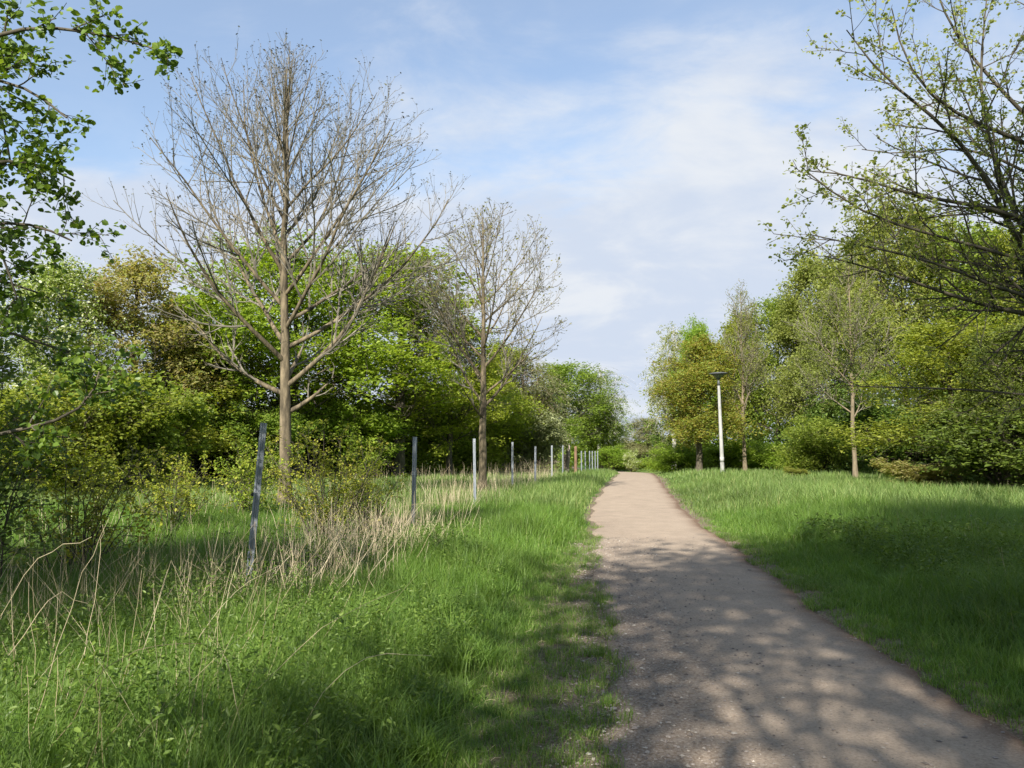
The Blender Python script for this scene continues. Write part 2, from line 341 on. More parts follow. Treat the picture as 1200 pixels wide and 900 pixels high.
# ------------------------------------------------------------------ ground and path
def side_off(x, y):
    """distance off the path: negative left side of it, positive right, 0 on it"""
    l_, r_ = edgeL(y), edgeR(y)
    return np.where(x < l_, x - l_, np.where(x > r_, x - r_, 0))
gx = np.concatenate([np.linspace(-400, -40, 14), np.linspace(-38, -14, 26), np.arange(-13.6, 14, .14), np.linspace(14.5, 40, 28), np.linspace(44, 400, 14)])
gy = np.concatenate([np.linspace(-300, -14, 12), np.linspace(-12, 2, 20), np.arange(2.4, 26, .16), np.linspace(26.4, 70, 90), np.linspace(74, 900, 26)])
GX, GY = np.meshgrid(gx, gy); Z = terrain(GX, GY)
so = side_off(GX, GY); Z = np.where(np.abs(so) < 1e-6, Z - .02, Z)
mgy = np.interp(GY, [3, 8, 12, 16], [1.0, 1.0, .5, .2])
cover = np.where(so < 0, np.clip((-so / mgy - .1) / 1.2, 0, 1), np.clip(so / .6, 0, 1))
nx, ny = len(gx), len(gy)
idx = np.arange(nx * ny).reshape(ny, nx)
F = np.stack([idx[:-1, :-1], idx[:-1, 1:], idx[1:, 1:], idx[1:, :-1]], -1).reshape(-1, 4)
g = mesh_obj('ground', np.stack([GX, GY, Z], -1), F, M['soil'], None, cover.ravel(), True); tag(g, kind='structure')
py_ = np.concatenate([np.linspace(-30, 2, 40), np.arange(2.2, 20, .09), np.arange(20, 90, .5)]); u = np.linspace(0, 1, 34)
YY = np.repeat(py_[:, None], len(u), 1); XX = edgeL(py_)[:, None] * (1 - u) + edgeR(py_)[:, None] * u
ZZ = terrain(XX, YY) + .012 + .02 * np.sin(u * math.pi)[None, :] - .03 * (np.abs(u - .5) > .49)
PX = XX
idx = np.arange(XX.size).reshape(XX.shape)
F = np.stack([idx[:-1, :-1], idx[:-1, 1:], idx[1:, 1:], idx[1:, :-1]], -1).reshape(-1, 4)
lv = np.clip(1.25 - (u[None, :] * 3.0), 0, 1) * np.clip(1.35 - YY / 16, 0.0, 1) + np.clip((u[None, :] - .93) * 7, 0, .5)
edge_ = np.clip((u[None, :] - .80) / .17, 0, 1) * np.ones_like(YY) + .5 * np.clip((.10 - u[None, :]) / .1, 0, 1)
p = mesh_obj('path', np.stack([XX, YY, ZZ], -1), F, M['path'], None, lv.ravel(), True); ea = p.data.attributes.new('edge', 'FLOAT', 'POINT'); ea.data.foreach_set('value', edge_.ravel().astype(np.float32)); tag(p, kind='structure')
def path_z(x, y):
    l_, r_ = edgeL(y), edgeR(y); uu = np.clip((x - l_) / (r_ - l_), 0, 1)
    return terrain(x, y) + .012 + .02 * np.sin(uu * math.pi)

# loose stones on and beside the path
n = 12000
yy = 2.6 + 11 * rng.random(n) ** 1.5; uu = np.where(rng.random(n) < .88, rng.beta(1.3, 5.0, n), rng.random(n)) * 1.22 - .14
xx = edgeL(yy) * (1 - uu) + edgeR(yy) * uu
s = 0.0035 + 0.010 * rng.random(n) ** 3.5 * (1 + 0.8 * (rng.random(n) < .06))
oc = np.array([[1, 0, 0], [0, 1, 0], [-1, 0, 0], [0, -1, 0], [0, 0, 1], [0, 0, -1]], float)
sc3 = np.stack([s * (1 + .5 * rng.random(n)), s, s * (.45 + .3 * rng.random(n))], 1)
aa = rng.random(n) * 6.28; ca, sa = np.cos(aa), np.sin(aa)
V = oc[None] * (1 + rng.normal(0, .18, (n, 6, 1))) * sc3[:, None, :]
V = np.stack([V[..., 0] * ca[:, None] - V[..., 1] * sa[:, None], V[..., 0] * sa[:, None] + V[..., 1] * ca[:, None], V[..., 2]], -1)
V = V + np.stack([xx, yy, np.where((uu > 0) & (uu < 1), path_z(xx, yy), terrain(xx, yy)) + s * .25], 1)[:, None, :]
tri = np.array([[0, 1, 4], [1, 2, 4], [2, 3, 4], [3, 0, 4], [1, 0, 5], [2, 1, 5], [3, 2, 5], [0, 3, 5]])
F = (np.arange(n)[:, None, None] * 6 + tri[None]).reshape(-1, 3)
M['stone'] = leaf_mat('stone', [(0, (.13, .11, .095)), (.6, (.27, .23, .20)), (.95, (.36, .32, .27)), (1, (.50, .46, .4))], 0.0, .9, .2, 0)
st = mesh_obj('gravel', V, F, M['stone'], None, np.repeat(rng.random(n), 6)); tag(st, 'loose grey gravel scattered over the left shoulder of the path', 'gravel', kind='stuff')

# ------------------------------------------------------------------ grass
def grass_height(x, y):
    o_ = side_off(x, y); L_ = -np.minimum(o_, 0); R_ = np.maximum(o_, 0)
    patch = fbm(x * .9, y * .9, 31)
    mg = np.interp(y, [3, 8, 12, 16], [1.0, 1.0, .55, .25])
    hl = np.interp(L_ / mg, [0, .5, 0.9, 1.6, 2.4, 4, 8], [.035, .055, .15, .32, .38, .36, .27])
    hr = np.interp(R_, [0, .25, .8, 1.6, 3, 8], [.035, .07, .17, .34, .40, .28])
    h = np.where(o_ < 0, hl, hr) * (.35 + 1.0 * patch + .45 * fbm(x * 3.1, y * 3.1, 33))
    far = np.clip((y - 20) / 15, 0, 1)
    return h * (1 - .35 * far)
def blades(x, y, h, wd, rows_, rng, bend=.55, mat_var=None):
    n = len(x); z = terrain(x, y) - .01
    ph = rng.random(n) * 6.28; dx, dy = np.cos(ph), np.sin(ph)
    fa = ph + math.pi / 2 + rng.normal(0, .4, n); wx, wy = np.cos(fa), np.sin(fa)
    b = bend * (0.25 + rng.random(n)); ts = np.linspace(0, 1, rows_)
    out = np.zeros((n, rows_, 2, 3))
    for k, t in enumerate(ts):
        off = h * b * t ** 2; zz = z + h * (t - .30 * b * t ** 2.5)
        ww = wd * .5 * (1 - t ** 1.6) * (1 if t < 1 else 0) + wd * .03
        for j, sg in enumerate((-1, 1)):
            out[:, k, j, 0] = x + dx * off + sg * wx * ww; out[:, k, j, 1] = y + dy * off + sg * wy * ww; out[:, k, j, 2] = zz
    i = np.arange(n * rows_ * 2).reshape(n, rows_, 2)
    F = np.stack([i[:, :-1, 0], i[:, :-1, 1], i[:, 1:, 1], i[:, 1:, 0]], -1).reshape(-1, 4)
    var = rng.random(n) if mat_var is None else mat_var
    return out.reshape(-1, 3), F, np.repeat(var, rows_ * 2)
def scatter(y0, y1, dens, rng, margin=3.0, cl=0.0):
    """random points over the ground, denser towards y0 never; uniform per square metre"""
    W1 = .66 * y1 + margin
    A = (y1 - y0) * 2 * W1; n = int(A * dens)
    y = y0 + (y1 - y0) * rng.random(n); x = (rng.random(n) * 2 - 1) * W1
    k = np.abs(x) < .66 * y + margin; x, y = x[k], y[k]
    if cl > 0:
        m = len(x) // 9; c = rng.integers(0, m, len(x)); x = x[c] + rng.normal(0, cl, len(x)); y = y[c] + rng.normal(0, cl, len(x))
    o_ = side_off(x, y)
    a_ = np.abs(o_) / np.where(o_ < 0, np.interp(y, [3, 8, 12, 16], [1.0, 1.0, .5, .2]), 1)
    keep_p = np.where(o_ < 0, np.interp(a_, [0, .02, .35, 0.8, 1.2], [0, .10, .28, .72, 1]), np.interp(a_, [0, .02, .15, .5], [0, .45, .8, 1]))
    bare = fbm(x * 2.3, y * 2.3, 77)
    keep_p = keep_p * np.where((o_ < 0) & (a_ < 1.15), np.clip((bare - .36) * 6, 0.04, 1), 1)
    k = (rng.random(len(x)) < keep_p) & (y > y0 - .5)
    return x[k], y[k]
gm = MB()
for (y0, y1, dn, wd, rw, cl) in ((2.2, 6, 3600, .0042, 4, .03), (6, 11, 2300, .0052, 4, .035), (11, 18, 1000, .0085, 3, .05)):
    x, y = scatter(y0, y1, dn, rng, 1.5 if y0 > 5 else 1.0, cl)
    h = grass_height(x, y) * (.5 + .75 * rng.random(len(x)))
    gm.add(*[(v if i != 2 else v) for i, v in enumerate(blades(x, y, h, wd, rw, rng, .75)[:2])], 0, None)
    gm.A[-1] = np.repeat((.25 * rng.random(len(x)) + .75 * rng.random(len(x))).clip(0, 1), rw * 2)
n = 120000; y = 2.4 + 13 * rng.random(n) ** 1.3; lf = rng.random(n) < .72
x = np.where(lf, edgeL(y) - 1.7 * rng.random(n) ** .8 + .12, edgeR(y) + .7 * rng.random(n) ** .9 - .06)
m_ = n // 14; c_ = rng.integers(0, m_, n); x = x[c_] + rng.normal(0, .03, n); y = y[c_] + rng.normal(0, .03, n)
tuft = fbm(x * 2.0, y * 2.0, 91) > np.where(side_off(x, y) < -.5, .28, .40); x, y = x[tuft], y[tuft]
h = (.025 + .06 * rng.random(len(x))) * (.7 + 1.2 * fbm(x * 3, y * 3, 92)); V, F, A = blades(x, y, h, .0042, 3, rng, .9); gm.add(V, F, 0, A)
# taller tussocks of broader blades
m_ = 2000; ty = 3.2 + 14 * rng.random(m_) ** 1.1; tx = (rng.random(m_) * 2 - 1) * (.66 * ty + 1); o_ = side_off(tx, ty); k = (o_ < -.9) | (o_ > .9); tx, ty = tx[k], ty[k]
c_ = np.repeat(np.arange(len(tx)), 60); x = tx[c_] + rng.normal(0, .05, len(c_)); y = ty[c_] + rng.normal(0, .05, len(c_))
h = np.repeat(.22 + .24 * rng.random(len(tx)), 60) * (.5 + .6 * rng.random(len(c_))) * np.interp(np.abs(side_off(x, y)), [.6, 1.6], [.5, 1]); V, F, A = blades(x, y, h, .0085, 5, rng, 1.0)
gm.add(V, F, 0, np.repeat(np.repeat(rng.random(len(tx)) * .8, 60), 10))
o = gm.build('grass', [M['grass']]); tag(o, 'long fresh green grass on both verges near the camera', 'grass', kind='stuff')
gm = MB()
for (y0, y1, dn, wd, rw) in ((18, 32, 300, .017, 3), (32, 75, 60, .035, 2)):
    x, y = scatter(y0, y1, dn, rng, 3)
    h = (grass_height(x, y) + .03) * (.6 + .8 * rng.random(len(x)))
    V, F, A = blades(x, y, h, wd, rw, rng, .6); gm.add(V, F, 0, A)
o = gm.build('grass', [M['grass_far']]); tag(o, 'sunlit meadow grass farther off along the path and past the fence', 'grass', kind='stuff')

# broad leaved weeds in the verges: little rosettes and leafy stems
def weeds(pts, hs, size, nl, rng):
    x, y = pts[:, 0], pts[:, 1]; n = len(x)
    b = np.repeat(np.arange(n), nl); t = rng.random(n * nl)
    lean = rng.normal(0, .18, (n, 2))
    cx_ = x[b] + lean[b, 0] * hs[b] * t + rng.normal(0, .03, n * nl); cy_2 = y[b] + lean[b, 1] * hs[b] * t + rng.normal(0, .03, n * nl)
    cz = terrain(x, y)[b] + hs[b] * (.15 + .85 * t)
    return leaf_full(np.stack([cx_, cy_2, cz], 1), size, rng, .5, .42, .25)
gm = MB()
x, y = scatter(3.0, 11, 60, rng, 1.0); L_ = side_off(x, y)
k = ((L_ < -1.0) & (fbm(x * .8, y * .8, 51) > .5)) | ((L_ > 1.3) & (fbm(x * .7, y * .7, 52) > .45)); x, y = x[k], y[k]
h = grass_height(x, y) * (.8 + .6 * rng.random(len(x))) + .05
gm.add(*weeds(np.stack([x, y], 1), h, .030, 30, rng)[:2]); gm.A[-1] = np.repeat(rng.random(gm.n // 6), 6)
n = 1500; y = 5.5 + 7.5 * rng.random(n); x = edgeR(y) + 1.1 + 5.5 * rng.random(n); k = fbm(x * .8, y * .6, 53) > .50 - .04 * (x - edgeR(y)); x, y = x[k], y[k]
V, F, A = weeds(np.stack([x, y], 1), .22 + .26 * rng.random(len(x)), .055, 22, rng); gm.add(V, F, 0, A)
n = 420; y = 3.6 + 3.6 * rng.random(n); x = -.9 - 1.9 * rng.random(n) - .1 * y; k = fbm(x * 1.1, y * .9, 54) > .45; x, y = x[k], y[k]
V, F, A = weeds(np.stack([x, y], 1), .20 + .2 * rng.random(len(x)), .045, 20, rng); gm.add(V, F, 0, A)
o = gm.build('weeds', [M['weed']]); tag(o, 'broad leaved green weeds and nettles growing among the long grass', 'weeds', kind='stuff')

# dry straw stalks along the fence line and at the left
def stalks(x, y, h, wd, rng, lean=.5):
    n = len(x); ph = rng.random(n) * 6.28; k = lean * rng.random(n) ** 1.2
    P = np.zeros((n, 6, 3)); t = np.linspace(0, 1, 6)
    z = terrain(x, y)
    cur = rng.normal(0, .25, n)
    for i, tt in enumerate(t):
        s_ = k * tt + cur * tt * tt * .5
        P[:, i, 0] = x + np.cos(ph) * h * s_; P[:, i, 1] = y + np.sin(ph) * h * s_; P[:, i, 2] = z + h * tt * np.sqrt(np.maximum(1 - (k * .8) ** 2, .1)) * (1 - .15 * tt * np.abs(cur))
    P += np.cumsum(rng.normal(0, .008, P.shape), 1)
    return tubes(P, np.repeat((wd * (.6 + .8 * rng.random(n)))[:, None], 6, 1) * np.linspace(1, .4, 6)[None], 3)
FX = lambda y: np.interp(y, [2, 7.8, 13.3, 19.4, 25, 31, 43, 80], [-3.4, -2.50, -1.6, -.95, .03, .9, 2.7, 8.0])
n = 2300
y = 4.0 + 34 * rng.random(n) ** 1.5; x = FX(y) + rng.normal(-.25, .42, n) - np.where(y < 7.5, .6 * rng.random(n), 0)
kk = fbm(x * 1.5, y * .7, 61) > .42; x, y = x[kk], y[kk]
h = .30 + .75 * rng.random(len(x)) ** 1.5
gm = MB(); V, F = stalks(x, y, h, .0019, rng, .75); gm.add(V, F, 0, np.repeat(rng.random(len(x)), 18))
n = 420; y = 3.2 + 5.5 * rng.random(n); x = -.58 * y + rng.normal(.6, .8, n); h = .35 + .6 * rng.random(n)
kk = side_off(x, y) < -1.6; x, y, h = x[kk], y[kk], h[kk]
V, F = stalks(x, y, h, .0017, rng, .9); gm.add(V, F, 0, np.repeat(rng.random(len(x)), 18))
n = 160; y = 4 + 10 * rng.random(n); x = edgeR(y) + 1.8 + 2.5 * rng.random(n); V, F = stalks(x, y, .25 + .3 * rng.random(n), .002, rng, .4); gm.add(V, F, 0, np.repeat(rng.random(n), 18))
n = 650; y = 9 + 28 * rng.random(n) ** 1.2; x = FX(y) - 7 * rng.random(n) ** 1.5 - .3; V, F = stalks(x, y, .3 + .5 * rng.random(n), .004, rng, .4); gm.add(V, F, 0, np.repeat(rng.random(n), 18))
n = 1100; y = 6.6 + 8.5 * rng.random(n) ** 1.3; x = FX(y) + .25 + rng.normal(0, .55, n); cc = rng.integers(0, 60, n); x = x * .45 + .55 * (x[cc] + rng.normal(0, .12, n)); y = y * .45 + .55 * (y[cc] + rng.normal(0, .2, n))
V, F = stalks(x, y, .28 + .65 * rng.random(n) ** 1.6, .0029, rng, .8); gm.add(V, F, 0, np.repeat(rng.random(n) * .6 + .4, 18))
# short litter lying flat between the blades
n = 2600; y = 3 + 12 * rng.random(n) ** 1.2; x = edgeL(y) - 3.2 * rng.random(n) ** .9 - .05
ph = rng.random(n) * 3.14; ln = .03 + .08 * rng.random(n) ** 2; P = np.zeros((n, 3, 3))
for i in range(3):
    P[:, i, 0] = x + np.cos(ph) * ln * i * .5; P[:, i, 1] = y + np.sin(ph) * ln * i * .5; P[:, i, 2] = terrain(P[:, i, 0], P[:, i, 1]) + .004 + .05 * rng.random(n) * rng.random(n)
V, F = tubes(P, np.full((n, 3), .0012), 3); gm.add(V, F, 0, np.repeat(rng.random(n), 9))
o = gm.build('dry_grass', [M['straw']]); tag(o, 'dead straw coloured stalks standing and fallen along the fence line', 'dry grass', kind='stuff')

# bold leaning stalks of last year in the near left, each a real stem
n_bold = [((30, 905), (130, 640), 3.6), ((0, 742), (90, 660), 4.4), ((230, 905), (470, 745), 4.0), ((60, 905), (250, 790), 3.5),
          ((200, 830), (330, 690), 5.0), ((310, 740), (420, 610), 6.6), ((265, 728), (300, 650), 6.2), ((420, 640), (545, 612), 7.5),
          ((0, 790), (100, 735), 3.9), ((330, 900), (510, 800), 3.9), ((95, 800), (118, 640), 4.2)]
gm = MB()
for (a, b, d) in n_bold:
    A_, B_ = at(a[0], a[1], d), at(b[0], b[1], d + .35 * (-1) ** len(gm.V))
    A_[2] = max(A_[2], .0) + .10; B_[2] += .12; t = np.linspace(0, 1, 8)[:, None]
    P = (A_ * (1 - t) + B_ * t + np.array([0, 0, .16]) * np.sin(t * math.pi) ** 1.3 + np.cumsum(rng.normal(0, .012, (8, 3)), 0))[None]
    V, F = tubes(P, np.full((1, 8), .0018) * np.linspace(1, .5, 8), 5); gm.add(V, F, 0, np.full(40, rng.random()))
o = gm.build('dry_grass', [M['straw']]); tag(o, 'long bent straw stems leaning over the near left grass', 'dry grass', kind='stuff')

# ------------------------------------------------------------------ trees
def trunk_line(h, r0, rng, lean=(0, 0), wob=.02, pts=14, tip=.12, flare=1.35, ex=1.0):
    t = np.linspace(0, 1, pts); P = np.zeros((1, pts, 3))
    P[0, :, 0] = lean[0] * h * t + np.cumsum(rng.normal(0, wob, pts)) * h / 12; P[0, :, 1] = lean[1] * h * t + np.cumsum(rng.normal(0, wob, pts)) * h / 12
    P[0, :, 2] = t * h - .06; P[0, 0, :2] = 0
    Rr = r0 * ((1 - t) ** ex * (1 - tip) + tip); Rr[0] *= flare
    return P, Rr[None]

def fit_env(P, env, lim):
    """shorten branches that would grow out of a rounded crown"""
    if env is None: return P
    cz, up_, dn, rx = env
    def q(p): dz = p[:, 2] - cz; return np.sqrt((p[:, 0] ** 2 + p[:, 1] ** 2) / rx ** 2 + (dz / np.where(dz > 0, up_, dn)) ** 2)
    for _ in range(3):
        qb, qt = q(P[:, 0]), q(P[:, -1]); over = (qt > lim) & (P[:, -1, 2] > cz - dn * .6)
        s_ = np.where(over, np.clip((lim - np.minimum(qb, lim - .04)) / np.maximum(qt - np.minimum(qb, lim - .04), 1e-3), .2, 1), 1)
        P = P[:, :1] + (P - P[:, :1]) * s_[:, None, None]
    return P
def bare_tree(h, r0, prof, n1, n2, n3, n4, seed, first=.22, ang=None, up1=.55, lean=(0, 0), bud=.05, leaf=None, nleaf=0, lsize=.05, tw=.0045, wob=.02, mats=None, leafsig=.06, env=None):
    """bare or thinly leaved tree: returns trunk MB and crown MB"""
    r_ = np.random.default_rng(seed)
    P0, R0 = trunk_line(h, r0, r_, lean, wob)
    ang = ang or (lambda t: 1.15 - .65 * t)
    P1, R1, t1 = grow(P0, R0, n1, first, .97, 0 if False else ang, prof, up1, .05, 9, .55, r_, .12, .010, .25, .15) if not callable(ang) else _grow_a(P0, R0, n1, first, .97, ang, prof, up1, .05, 9, .55, r_)
    P1 = fit_env(P1, env, .93)
    P2, R2, _ = _grow_rel(P1, R1, n2, .18, .96, .72, .46, .42, .06, 7, .6, r_, tw * 1.7)
    P2 = fit_env(P2, env, .97)
    P3, R3, _ = _grow_rel(P2, R2, n3, .15, 1., .62, .42, .45, .07, 5, .65, r_, tw * 1.1)
    P3 = fit_env(P3, env, 1.0)
    P4, R4, _ = _grow_rel(P3, R3, n4, .2, 1., .6, .40, .5, .08, 4, .8, r_, tw * .8, minlen=.16)
    tb = MB(); tb.add(*tubes(P0, R0, 12)); tb.add(*tubes(P1, R1, 7))
    cb = MB(); cb.add(*tubes(P2, R2, 5), 0); cb.add(*tubes(P3, R3, 4), 0); cb.add(*tubes(P4, R4, 3), 0)
    tips = np.concatenate([P4[:, -1], P3[:, -1]])
    if bud: bv_, bf_, ba_ = leaf_quads(tips, bud, r_, .9, .45); cb.add(bv_, bf_, 1, ba_)
    if nleaf: 
        V, F, A = leaf_quads(along(P4, nleaf, r_, .3, leafsig), lsize, r_, .4, .6); cb.add(V, F, 2, A)
    return tb, cb
def _grow_a(P, Rr, n, t0, t1, ang, length, up, wig, pts, rk, rng):
    # limbs of one trunk with an angle that depends on height
    o1, o2, t = grow(P, Rr, n, t0, t1, 0.0, length, 0, 0, 2, rk, rng, 0, .01)
    k = len(t); base = o1[:, 0]
    az = np.arange(k) * 2.39996 + rng.normal(0, .3, k)
    an = ang(t) + rng.normal(0, .10, k)
    d = np.stack([np.cos(az) * np.sin(an), np.sin(az) * np.sin(an), np.cos(an)], 1)
    Ln = length(t) * (1 + rng.normal(0, .10, k)).clip(.6, 1.3)
    out = np.zeros((k, pts, 3)); out[:, 0] = base; step = Ln / (pts - 1)
    for q in range(1, pts):
        d = unit(d + np.array([0, 0, up]) / (pts - 1) + rng.normal(0, wig, d.shape)); out[:, q] = out[:, q - 1] + d * step[:, None]
    rad = np.interp(t, np.linspace(0, 1, Rr.shape[1]), Rr[0])
    r0 = np.minimum(rad * rk, .010 + .010 * Ln)
    return out, r0[:, None] * np.linspace(1, .18, pts)[None], t
def _grow_rel(P, Rr, n, t0, t1, ang, frac, up, wig, pts, rk, rng, rmin, minlen=.0, droop=None):
    """children whose length follows their parent's"""
    pl = np.linalg.norm(np.diff(P, axis=1), axis=2).sum(1)
    q = np.clip(pl / np.percentile(pl, 82), .04, 1.25); cnt = n * q * 1.25; cnt = np.floor(cnt + rng.random(len(cnt))).astype(int).clip(1, None)
    outs = []
    for c in np.unique(cnt):
        s_ = np.where(cnt == c)[0]
        outs.append(grow(P[s_], Rr[s_], int(c), t0, t1, ang, lambda t, s_=s_: np.maximum(pl[s_][:, None] * frac * (1.15 - .65 * t), minlen), up, wig, pts, rk, rng, .15, rmin, .45, .25))
    return tuple(np.concatenate([o_[k] for o_ in outs]) for k in range(3))

def put(name, tb, cb, tmat, cmats, loc, label, cat, rz=0, group=None, scale=(1, 1, 1)):
    e = empty(name, loc, rz); tag(e, label, cat, group); e.scale = scale
    tb.build('trunk', tmat, e, True); cb.build('crown', cmats, e)
    return e
def gz(x, y): return float(terrain(x, y))

# big bare tree by the fence
pa = lambda t: np.interp(t, [.2, .35, .5, .7, .85, 1.0], [4.7, 5.5, 4.7, 3.3, 2.1, .8])
tb, cb = bare_tree(10.5, .155, lambda t: pa(t) * 1.15, 31, 10, 7, 3, 3, env=(6.3, 4.75, 4.2, 4.35), first=.22, ang=lambda t: np.interp(t, [.2, .35, .5, .7, 1], [1.18, 1.0, .75, .5, .3]), up1=.50, bud=.05, tw=.0038, lean=(-.012, 0))
put('bare_ash_tree', tb, cb, [M['ash_bark']], [M['twig_bark'], M['bud'], M['bud']], (X(336, 18.4), 18.4, gz(X(336, 18.4), 18.4)), 'largest bare tree, wide leafless crown of upswept budding twigs behind the nearest fence post', 'tree', rz=.6)
# second bare tree
pb = lambda t: np.interp(t, [.2, .4, .6, .8, 1.0], [2.9, 3.3, 2.8, 1.9, .7])
tb, cb = bare_tree(8.4, .13, lambda t: pb(t) * 1.1, 25, 8, 6, 3, 8, first=.24, ang=lambda t: np.interp(t, [.2, .4, .6, 1], [1.3, .95, .7, .35]), up1=.5, bud=.06, tw=.0055, lean=(.006, 0), env=(5.2, 3.7, 3.4, 2.7), nleaf=1800, lsize=.06)
put('bare_ash_tree', tb, cb, [M['ash_bark']], [M['twig_bark'], M['catkin'], M['leaf_young']], (X(565, 23.5), 23.5, gz(X(565, 23.5), 23.5)), 'slimmer nearly bare tree with yellowish buds, standing between two fence posts left of the path', 'tree', rz=2.1)
# thinly leaved trees on the right
pc = lambda t: 3.0 * np.interp(t, [.25, .45, .7, 1.0], [.9, 1.0, .7, .2])
tb, cb = bare_tree(9.8, .11, pc, 22, 8, 5, 3, 14, first=.27, ang=lambda t: np.interp(t, [.25, .5, 1], [.95, .7, .3]), up1=.4, bud=.06, tw=.008, leaf=1, nleaf=15000, lsize=.065, lean=(0, 0), leafsig=.11)
put('thin_tree', tb, cb, [M['pale_bark']], [M['twig_bark'], M['leaf_grey'], M['leaf_birch']], (X(1000, 35.5), 35.5, gz(X(1000, 35.5), 35.5)), 'thinly leaved tree with straight pale trunk in the right grass before the dark wood', 'tree', rz=.4)
pd = lambda t: 2.9 * np.interp(t, [.25, .45, .7, 1.0], [.8, 1.0, .8, .3])
tb, cb = bare_tree(10.4, .12, pd, 18, 8, 5, 3, 15, first=.27, ang=lambda t: np.interp(t, [.25, .5, 1], [.6, .42, .2]), up1=.3, bud=.07, tw=.008, leaf=1, nleaf=6500, lsize=.07, leafsig=.12)
put('thin_tree', tb, cb, [M['pale_bark']], [M['twig_bark'], M['leaf_brown'], M['leaf_birch']], (X(872, 46), 46, gz(X(872, 46), 46)), 'tall narrow almost bare brownish tree just right of the street lamp', 'tree', rz=1.4)

# leafy prototypes, 10 m tall -----------------------------------------------------------
def leafy(seed, h=10, r0=.17, Rm=3.3, prof=None, n1=22, n2=8, n3=6, first=.2, ang=None, up=.3, nl=26000, ls=.10, sig=.16, droop=0., tip_t=.3, stems=1, spread=.25, ratio=.65):
    r_ = np.random.default_rng(seed)
    prof = prof or (lambda t: Rm * np.interp(t, [0, .2, .45, .75, 1], [.55, .85, 1, .72, .2]))
    ang = ang or (lambda t: np.interp(t, [0, .4, 1], [1.3, 1.0, .4]))
    tb, cb = MB(), MB(); P3s = []
    for s_ in range(stems):
        a_ = s_ * 2.4 + r_.random(); k = spread * (1 if stems > 1 else 0) * (.4 + .8 * r_.random()); hh = h * (1 if s_ == 0 else .62 + .35 * r_.random())
        P0, R0 = trunk_line(hh, r0 * (.6 if stems > 1 else 1), r_, (math.cos(a_) * k, math.sin(a_) * k), .03)
        P1, R1, _ = _grow_a(P0, R0, max(4, n1 // stems), first, .98, ang, prof, up, .07, 7, .55, r_)
        P1[..., :] += 0
        P2, R2, _ = _grow_rel(P1, R1, n2, .15, 1., .8, .5, .15, .09, 5, .6, r_, .012)
        P3, R3, _ = _grow_rel(P2, R2, n3, .15, 1., .8, .55, -droop + .05, .12, 4, .7, r_, .007, minlen=.3 + droop * .5)
        tb.add(*tubes(P0, R0, 9)); tb.add(*tubes(P1, R1, 5)); cb.add(*tubes(P2, R2, 4), 0); cb.add(*tubes(P3, R3, 3), 0); P3s.append(P3)
    P3 = np.concatenate(P3s)
    # leave some twigs bare so the crown has clumps and holes
    tp = P3[:, -1]; keep = (r_.random(len(P3)) < .92) & (fbm(tp[:, 0] * .75 + tp[:, 1] * .45 + 9, tp[:, 2] * .85 - tp[:, 1] * .35, seed, 3) > .42); P3 = P3[keep]
    V, F, A = leaf_quads(along(P3, nl, r_, tip_t, sig), ls, r_, .08, ratio); cb.add(V, F, 1, A)
    return tb, cb
PROTO = {}
def proto(key, **kw):
    tb, cb = leafy(**kw); PROTO[key] = (tb, cb, None)
proto('round', seed=21, Rm=3.6, n1=26, n2=8, n3=6, nl=36000, ls=.10, sig=.19)
proto('round2', seed=22, Rm=3.3, n1=24, n2=8, n3=6, nl=32000, ls=.105, sig=.22, prof=lambda t: 3.4 * np.interp(t, [0, .2, .5, .8, 1], [.7, 1, .9, .75, .25]))
proto('open', seed=23, Rm=3.2, n1=22, n2=8, n3=6, nl=19000, ls=.11, sig=.17)
proto('high', seed=33, Rm=4.0, n1=20, n2=8, n3=6, nl=21000, ls=.12, sig=.40, first=.42, r0=.15)
proto('tall', seed=24, Rm=2.3, n1=30, n2=8, n3=6, nl=36000, ls=.095, sig=.19, ang=lambda t: np.interp(t, [0, .5, 1], [1.1, .75, .3]), prof=lambda t: 2.4 * np.interp(t, [0, .2, .5, .8, 1], [.6, .9, 1, .85, .35]))
proto('upright', seed=25, Rm=2.6, n1=26, n2=9, n3=6, nl=40000, ls=.085, sig=.13, up=.7, ang=lambda t: np.interp(t, [0, .5, 1], [.8, .55, .2]), first=.08)
proto('weeping', seed=26, Rm=2.2, n1=26, n2=8, n3=6, nl=26000, ls=.075, sig=.08, droop=1.5, ang=lambda t: np.interp(t, [0, .5, 1], [.9, .7, .25]), tip_t=.1)
proto('bush', seed=27, h=10, r0=.22, Rm=5.5, n1=50, n2=7, n3=6, nl=22000, ls=.24, sig=.35, stems=7, spread=.42, first=.05)
proto('bush2', seed=28, h=10, r0=.2, Rm=4.6, n1=44, n2=7, n3=6, nl=19000, ls=.28, sig=.3, stems=6, spread=.55, first=.03, up=.5)
_MESH = {}
